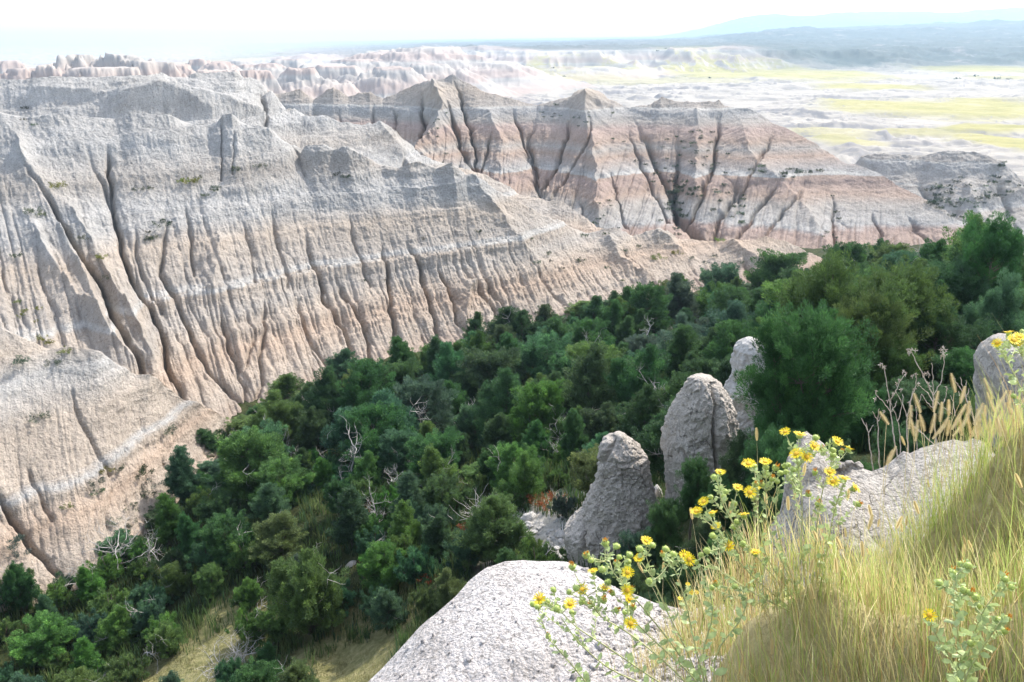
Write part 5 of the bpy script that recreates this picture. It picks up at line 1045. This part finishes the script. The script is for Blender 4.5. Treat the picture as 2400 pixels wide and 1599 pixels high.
gumweed('gumweed with one open yellow flower and several pale buds, deep in the tall grass', (2215, 1620), 2.1, L(Z3, [(1830, 1188)], 'F') + L(Z3, [(2262, 1202), (2245, 1272), (2057, 1060), (2010, 905), (1962, 940), (2245, 970)], 'O') + L(Z3, [(2085, 1085), (2045, 910), (2250, 985), (2100, 1130), (2140, 1180), (1960, 950), (1885, 1005), (2285, 1030), (2060, 1340), (2215, 1210), (2020, 1045)], 'B'),
   [[(2210, 1540), (2200, 1450), (2190, 1370), (2200, 1320)], [(2215, 1540), (2240, 1450), (2260, 1400), (2310, 1340)], [(2210, 1560), (2170, 1490), (2145, 1450), (2140, 1425)], [(2215, 1560), (2250, 1500), (2290, 1440), (2305, 1420)]], 1.98, 7, 1.5, sc=.85)
gumweed('gumweed at the right edge above the grass, three yellow flowers together', (2420, 1130), 3.2, L(Z1, [(2235, 110), (2145, 190), (2265, 170), (2310, 145), (2335, 160), (2290, 190)], 'F') + L(Z1, [(2150, 210), (2340, 95), (2270, 600), (2390, 150)], 'B'),
   [[(2400, 1000), (2370, 880), (2350, 820)], [(2400, 1000), (2340, 880), (2310, 820), (2300, 805)]], 3.0, 8, 1.4)
gumweed('tiny distant gumweed on the ledge edge between the two front rocks', (1585, 1412), 5.1, L(Z2, [(1385, 1245), (1415, 1310), (1450, 1312), (1325, 1360)], 'F'), [[(1583, 1390), (1582, 1350)], [(1588, 1390), (1596, 1370)], [(1575, 1395), (1565, 1380)]], 5.05, 9, 1.5, sc=.8)
gumweed('gumweed with a single low flower at the left end of the sprawling ones', (1420, 1660), 2.7, L(Z3, [(-272, 1302)], 'O') + L(Z2, [(200, 1420)], 'B'), [[(1340, 1560), (1290, 1500), (1262, 1470)]], 2.6, 10, 1.0)
# ---------------------------------------------------------------- small growth on the slopes, dead wood, undergrowth
rd = np.random.default_rng(21)
def tuft_proto(name, seed, n, spread, hgt, sl, sw):
    r = np.random.default_rng(seed); a = r.uniform(0, 6.28, n); q = spread * np.sqrt(r.random(n)); base = np.c_[q * np.cos(a), q * np.sin(a), r.uniform(0, hgt * .5, n)]
    d = unit(np.c_[np.cos(a) * q / spread * .9, np.sin(a) * q / spread * .9, np.full(n, .8)] + r.normal(0, .3, (n, 3)))
    V, T = sprays(r, base, d, np.full(n, hgt * .8), 40, sl, sw, r.random(n) * .5 + .2)
    return mesh_np(name, V, np.arange(len(V)).reshape(-1, 3), FOL, None, smooth=False, attrs={'tone': T})
TP = [tuft_proto('sage_shrub', 700 + i, 12, .5, .55, .13, .022) for i in range(3)]
for t in TP: CH[t.name] = []
used_t = set(); SHRUBS = []
ALLP = []
for lab, Pt in list(RIDGES.items()):
    if 'rock' in lab: continue
    q = Pt[int(Pt.shape[0] * .12):, :, :].reshape(-1, 3)[::5]; x, y, d = project(q); ALLP.append((q, x, y, d, lab))
def on_ridge(px, py):
    best = None
    for q, x, y, d, lab in ALLP:
        m = (np.abs(x - px) < 6) & (np.abs(y - py) < 6)
        if m.any():
            i = np.where(m)[0][np.argmin(d[m])]
            if best is None or d[i] < best[1]: best = (q[i], d[i], lab)
    return best
HC = {'sage': (0.13, 0.16, 0.11), 'dark': (0.05, 0.075, 0.04), 'yellow-green': (0.20, 0.23, 0.05), 'rust': (0.30, 0.10, 0.04)}
def sage(px, py, s, hue='sage', where=None, pos=None):
    if pos is None:
        b = on_ridge(px, py)
        if b is None: return
        pos = b[0]; where = b[2]
    pr = TP[rd.integers(0, 3)]
    if pr.name in used_t: o = pr.copy(); COL.objects.link(o)
    else: o = pr; used_t.add(pr.name)
    o.location = (pos[0], pos[1], pos[2] - .05); o.scale = (s, s, s * .8); o.rotation_euler = (0, 0, rd.uniform(0, 6.28)); o.color = (*[c * rd.uniform(.85, 1.15) for c in HC[hue]], 1)
    SHRUBS.append(dict(o=o, hue=hue, where=where, s=s, px=px, py=py))
S_, D_, Y_ = 'sage', 'dark', 'yellow-green'
for px, py, s, h in [(53, 245, .9, D_), (125, 428, 1.5, Y_), (420, 414, 1.1, Y_), (442, 416, 1.4, Y_), (455, 408, .9, D_), (495, 428, .9, S_), (500, 434, .8, D_), (470, 446, .8, S_), (605, 378, .9, S_), (590, 380, .8, S_), (540, 388, .8, D_), (545, 383, .7, S_), (775, 398, .9, D_), (788, 404, 1.0, D_), (370, 515, 1.6, D_), (352, 545, 1.0, S_), (348, 548, .8, D_), (337, 530, .6, D_), (72, 485, 1.3, S_), (100, 490, .9, S_), (45, 585, .9, D_), (60, 270, .5, S_), (75, 283, .6, S_), (340, 430, .9, S_), (312, 432, .8, S_), (975, 545, .8, D_), (1103, 530, .9, D_), (1240, 600, .8, S_), (1262, 580, .9, S_), (1265, 596, .7, S_), (1338, 595, 1.1, D_), (1345, 538, 1.0, S_), (1225, 545, .6, S_), (1515, 590, 1.5, Y_), (1655, 549, 1.2, Y_), (1550, 578, 1.1, Y_), (1590, 590, .8, S_), (1620, 600, .8, S_), (1470, 562, .8, S_), (1440, 572, .7, S_), (1500, 645, .7, S_), (1290, 612, .6, D_), (1580, 642, .8, S_), (1645, 585, 1.0, S_), (1700, 600, .9, S_), (1720, 640, .9, S_), (1682, 640, .7, D_), (1400, 610, .6, S_), (1430, 640, .6, S_), (1530, 650, .7, S_), (1610, 660, .8, S_), (1660, 655, .8, D_), (1755, 630, .8, S_),
      (190, 545, 1.0, S_), (230, 588, 1.0, Y_), (240, 640, .9, S_), (100, 775, .9, Y_), (105, 785, .8, Y_), (155, 805, .8, Y_), (40, 690, .6, Y_), (60, 712, .6, Y_), (45, 722, .6, Y_), (85, 705, .6, Y_), (88, 735, .5, Y_), (45, 830, 1.1, S_), (128, 832, .9, S_), (88, 960, 1.1, S_), (390, 990, 1.0, S_), (243, 1080, .8, Y_), (272, 1078, .9, S_), (330, 1085, 1.3, D_), (345, 1118, 1.4, S_), (340, 1135, 1.0, D_), (215, 1112, 1.1, S_), (225, 1128, .8, S_), (300, 1165, .9, S_), (268, 1195, .8, S_), (305, 1200, .8, S_), (25, 1250, 1.2, S_), (45, 1275, .9, S_), (160, 1160, .6, Y_), (880, 640, .5, D_), (1170, 780, .7, D_), (835, 640, .5, D_)]:
    sage(px, py, s, h)
for cx, cy, sx, sy, k, lo, hi in [(1600, 330, 70, 45, 26, .7, 1.2), (1555, 440, 22, 50, 34, 1.0, 1.9), (1640, 420, 25, 60, 12, .8, 1.4), (1800, 395, 80, 12, 14, .9, 1.6), (1290, 270, 60, 22, 12, .6, 1.0), (1912, 520, 14, 50, 8, .6, 1.1), (1700, 480, 40, 40, 10, .9, 1.5), (1400, 300, 60, 60, 8, .6, 1.0), (1480, 480, 120, 60, 10, .6, 1.0), (2200, 450, 70, 35, 30, 1.1, 2.2), (2150, 440, 20, 20, 8, 1.4, 2.4), (2290, 420, 50, 40, 12, 1.2, 2.2), (1000, 300, 25, 50, 8, .6, 1.1), (1500, 380, 60, 20, 8, .8, 1.2)]:
    for _ in range(k): sage(cx + rd.normal(0, sx * .6), cy + rd.normal(0, sy * .6), rd.uniform(lo, hi), D_ if rd.random() < .7 else S_)
for px, py, s in [(1510, 152, 5), (1528, 150, 4), (2243, 172, 6), (2200, 176, 6), (2290, 176, 7), (2320, 178, 6), (1270, 178, 4), (1296, 183, 4), (1630, 176, 4), (1575, 174, 3), (2330, 500, 3)]:
    q = at_z(px, py, -56); z = ground_z(q[0], q[1]); sage(px, py, s, D_, 'the pale plain', np.array([q[0], q[1], z]))
for px, py, s in [(1240, 1168, 1.2), (1275, 1172, 1.5), (975, 1328, 1.3), (850, 1176, 1.0), (1075, 1225, 1.1), (985, 1345, .8)]:
    q = gpoint(px, py); sage(px, py, s * .8, 'rust', 'the grove', q + np.array([0, 0, .3]))
# bare grey dead wood in the grove
def dead_tree(seed, H, spread, nb):
    r = np.random.default_rng(seed); mb = MB(); tr_, d = limb_curve(r, np.array([0, 0, -.3]), r.uniform(0, 6), 1.2, H, 10, wob=.14); mb.tube(tr_, np.linspace(.075, .02, 10), 6)
    for i in range(nb):
        j = r.integers(2, 10); pts, d = limb_curve(r, tr_[min(j, 9)], r.uniform(0, 6.28), r.uniform(-.1, .9), spread * r.uniform(.5, 1.1), 8, wob=.28); mb.tube(pts, np.linspace(.026, .007, 8), 5)
        for k in range(4):
            q, _ = limb_curve(r, pts[r.integers(3, 8)], r.uniform(0, 6.28), r.uniform(-.2, 1.0), spread * r.uniform(.2, .5), 6, wob=.3); mb.tube(q, np.linspace(.011, .004, 6), 4)
    o = mb.build('dead_tree', DEAD); CH[o.name] = []; return o
DT = [dead_tree(801, 3.4, 1.5, 12), dead_tree(802, 2.6, 1.9, 16), dead_tree(803, 4.2, 1.3, 12), dead_tree(804, 1.6, 2.0, 20)]
used_d = set(); DEADS = []
def dtree(px, py, k, s, tilt=0.0):
    q = gpoint(px, py); pr = DT[k]
    if pr.name in used_d: o = pr.copy(); COL.objects.link(o)
    else: o = pr; used_d.add(pr.name)
    o.location = q; o.scale = (s, s, s); o.rotation_euler = (tilt, rd.normal(0, .1), rd.uniform(0, 6.28)); DEADS.append((o, px, py, k)); return o
for px, py, k, s, t in [(665, 1075, 1, 1.2, .2), (815, 1125, 0, 1.2, 0), (830, 1110, 1, 1.0, .2), (970, 1040, 2, 1.1, 0), (740, 1440, 0, .8, .5), (300, 1290, 3, 1.3, 0), (350, 1300, 1, 1.0, .4), (520, 1575, 3, .9, 0), (1000, 1165, 1, .9, .3), (1340, 880, 1, 1.2, .2), (1385, 860, 0, 1.2, .1), (1530, 975, 1, 1.0, .4), (1310, 1040, 3, .9, 0), (910, 1140, 2, .9, .3), (600, 1165, 3, .9, 0), (860, 1220, 1, .8, .3), (330, 1520, 0, .7, .9), (190, 1360, 3, .9, 0), (1190, 965, 1, .9, .2), (1240, 790, 0, 1.2, .1), (1060, 1010, 2, 1.0, .1), (1130, 930, 3, 1.2, .1), (700, 990, 2, 1.1, 0), (1470, 860, 2, 1.2, 0), (560, 1530, 3, .7, 0)]:
    dtree(px, py, k, s, t)
# heap of dead brush by the creek bed
mb = MB(); q0 = gpoint(1118, 1192)
for i in range(120):
    a = rd.uniform(0, 6.28); p0 = np.array([rd.normal(0, .55), rd.normal(0, .45), rd.uniform(0, .5)]); pts, _ = limb_curve(rd, p0, rd.normal(2.2, 1.2), rd.uniform(-.15, .65), rd.uniform(.7, 1.7), 7, wob=.2); mb.tube(pts, np.linspace(.017, .005, 7), 4)
o = mb.build('brush_pile', DEAD); o.location = q0; tag(o, 'tangled heap of bare grey dead branches beside the stony creek bed', 'brush pile'); CH[o.name] = []
# undergrowth
n = 26000; ux = rd.uniform(-50, 60, n); uy = 30 + 62 * rd.random(n) ** 1.35; uz = np.asarray(height(ux, uy)[0]); upx, upy, _ = project(np.c_[ux, uy, uz])
ok = inside([(-80, 1400), (130, 1365), (290, 1290), (430, 1150), (520, 1060), (700, 985), (1100, 830), (1500, 750), (2000, 680), (2400, 680), (2400, 1100), (1560, 1240), (1440, 1300), (1310, 1330), (900, 1560), (880, 1700), (-80, 1700)], upx, upy)
hol = np.zeros(n, bool)
for hh_ in holes[:3]: hol |= inside(hh_, upx, upy)
cr_ = inside([(1160, 1195), (1300, 1190), (1310, 1290), (1250, 1300), (1170, 1240)], upx, upy)
ok &= ~cr_; ux, uy, uz, hol = ux[ok], uy[ok], uz[ok], hol[ok]; n = len(ux)
hh = np.where(hol, rd.uniform(.12, .28, n), rd.uniform(.35, 1.05, n)); 
base = np.c_[ux, uy, uz]; rep = 12; B = np.repeat(base, rep, 0) + rd.normal(0, .16, (n * rep, 3)) * [1, 1, 0]
gp_ = np.array([(0.08, 0.14, 0.04), (0.11, 0.18, 0.055), (0.07, 0.13, 0.06), (0.16, 0.20, 0.07)])
cc = gp_[rd.integers(0, 4, n)] * rd.uniform(.6, 1.2, (n, 1)); cc[hol] = np.array([0.26, 0.24, 0.10]) * rd.uniform(.7, 1.2, (hol.sum(), 1))
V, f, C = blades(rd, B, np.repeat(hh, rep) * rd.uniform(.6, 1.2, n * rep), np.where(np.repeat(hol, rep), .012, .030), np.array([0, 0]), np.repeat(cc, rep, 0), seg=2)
tag(mesh_np('undergrowth', V, f, gmat.m, smooth=False, attrs={'col': C}), 'low green weeds and straw tufts on the floor of the grove', 'undergrowth', kind='stuff')
# ---------------------------------------------------------------- labels for the many
ORD = ['', 'second', 'third', 'fourth', 'fifth', 'sixth', 'seventh', 'eighth', 'ninth', 'tenth', 'eleventh', 'twelfth', 'thirteenth', 'fourteenth', 'fifteenth', 'sixteenth', 'seventeenth', 'eighteenth', 'nineteenth', 'twentieth']
def zone(px, py, D):
    if D < 44 and px > 1380: return 'near the rock pinnacles'
    if D < 50: return 'in the lower left grove'
    if D < 66: return 'in the nearer middle grove' if px > 620 else 'at the foot of the near clay spur'
    if D < 84: return 'in the left central grove' if px < 1300 else 'in the right central grove'
    return "at the grove's far edge"
cells = {}
for t in TREES:
    px, py, d = project(np.array([[t['x'], t['y'], t['z'] + t['h'] * .6]])); t['px'] = float(px[0])
    size = ('tall' if t['h'] > (4.1 if t['cat'] == 'tree' else 1.2) else 'low')
    cells.setdefault((zone(t['px'], 0, t['y']), t['hue'], size, t['cat']), []).append(t)
for (zn, hue, size, cat), lst in cells.items():
    lst.sort(key=lambda t: t['px']); n = len(lst)
    for i, t in enumerate(lst):
        if n == 1: w = 'the only'
        elif i == 0: w = 'leftmost'
        elif i == n - 1: w = 'rightmost'
        elif i < n / 2: w = (ORD[i] if i < len(ORD) else str(i + 1) + 'th') + ' from left'
        else: k = n - 1 - i; w = (ORD[k] if k < len(ORD) else str(k + 1) + 'th') + ' from right'
        noun = 'juniper tree' if cat == 'tree' else 'juniper shrub'
        w2 = 'only' if n == 1 else w
        lab = f"{w2} {size} {hue} {noun} {zn}" if w2 in ('only', 'leftmost', 'rightmost') else f"{size} {hue} {noun} {zn}, {w}"
        tag(t['o'], lab, cat, 'juniper trees of the grove' if cat == 'tree' else 'low juniper shrubs in the grove')
def say(lst, fmt, single=None):
    n = len(lst)
    for i, o in enumerate(lst):
        w = 'leftmost' if i == 0 else 'rightmost' if i == n - 1 else (ORD[i] if i < n / 2 else ORD[n - 1 - i]) + (' from left' if i < n / 2 else ' from right')
        yield o, fmt.replace('#', w)
cells = {}
for s in SHRUBS:
    wh = s['where']
    if 'great' in wh: zn = 'on the great clay wall' + (', upper part' if s['py'] < 500 else ', lower part') if s['px'] < 1150 else 'on the low right end of the great wall'
    elif 'plateau' in wh: zn = 'on the rear spur under the plateau rim'
    elif 'banded' in wh: zn = 'on the banded ridge ' + ('left of the deep gully' if s['px'] < 1500 else 'in the deep central gully' if s['px'] < 1620 else 'right of the deep gully')
    elif 'knolls' in wh: zn = 'on the grey knolls at right'
    elif 'near pink' in wh: zn = 'on the near pinkish spur'
    elif 'plain' in wh: zn = 'far out on the pale plain'
    else: zn = 'among the junipers near the creek bed'
    cells.setdefault((zn, s['hue']), []).append(s)
for (zn, hue), lst in cells.items():
    lst.sort(key=lambda s: s['px']); n = len(lst)
    nm = {'sage': 'small grey-green shrub', 'dark': 'small dark shrub', 'yellow-green': 'small yellow-green shrub', 'rust': 'small rust-brown dead shrub'}[hue]
    for i, s in enumerate(lst):
        if n == 1: w = 'the only one'
        elif i == 0: w = 'leftmost'
        elif i == n - 1: w = 'rightmost'
        else:
            k = i if i < n / 2 else n - 1 - i; w = (ORD[k] if k < len(ORD) else f'{k + 1}th') + (' from left' if i < n / 2 else ' from right')
        tag(s['o'], f"{nm} {zn}, {w}", 'shrub', 'small shrubs dotted over the clay slopes')
for o, lab in STONES:
    tag(o, lab, 'stone', 'stones of the dry creek bed')
KN.sort(key=lambda o: o.location.x)
for o, lab in say(KN, 'small clay knob lying on the notch of the grey rock, #'): tag(o, lab, 'clay knob', 'clay knobs on the grey rock')
STALKS.sort(key=lambda o: o.location.x)
for i, o in enumerate(STALKS):
    n = len(STALKS); k = i if i < n / 2 else n - 1 - i
    w = 'leftmost' if i == 0 else 'rightmost' if i == n - 1 else (ORD[k] if k < len(ORD) else f'{k + 1}th') + (' from left' if i < n / 2 else ' from right')
    tag(o, f'tan wheatgrass seed stalk above the grey rock, {w}', 'grass stalk', 'seeding wheatgrass stalks above the grey rock')
DEADS.sort(key=lambda t: t[1]); kinds = {0: 'short leaning grey dead tree', 1: 'spreading grey dead tree', 2: 'slender tall grey dead tree', 3: 'low bushy heap-like grey dead tree'}
bk = {}
for t in DEADS: bk.setdefault(t[3], []).append(t[0])
for k, lst in bk.items():
    for o, lab in say(lst, kinds[k] + ' among the junipers, #'): tag(o, lab, 'dead tree', 'bare dead trees in the grove')
HAZE = 0.00014
# ---------------------------------------------------------------- air
bx = mesh_np('haze', np.array([(x, y, z) for z in (-75, 215) for (x, y) in ((-34000, -34000), (34000, -34000), (34000, 34000), (-34000, 34000))]),
             np.array([(0, 3, 2, 1), (4, 5, 6, 7), (0, 1, 5, 4), (1, 2, 6, 5), (2, 3, 7, 6), (3, 0, 4, 7)]), None, smooth=False)
hm = bpy.data.materials.new('haze_air'); hm.use_nodes = True; hn = hm.node_tree
for n in list(hn.nodes): hn.nodes.remove(n)
ho = hn.nodes.new('ShaderNodeOutputMaterial'); hv = hn.nodes.new('ShaderNodeVolumePrincipled')
hv.inputs['Color'].default_value = (0.50, 0.68, 0.84, 1); hv.inputs['Density'].default_value = HAZE; hv.inputs['Anisotropy'].default_value = 0.3
hn.links.new(hv.outputs[0], ho.inputs['Volume']); bx.data.materials.append(hm)
tag(bx, 'pale blue haze filling the far distance', 'haze', kind='stuff')
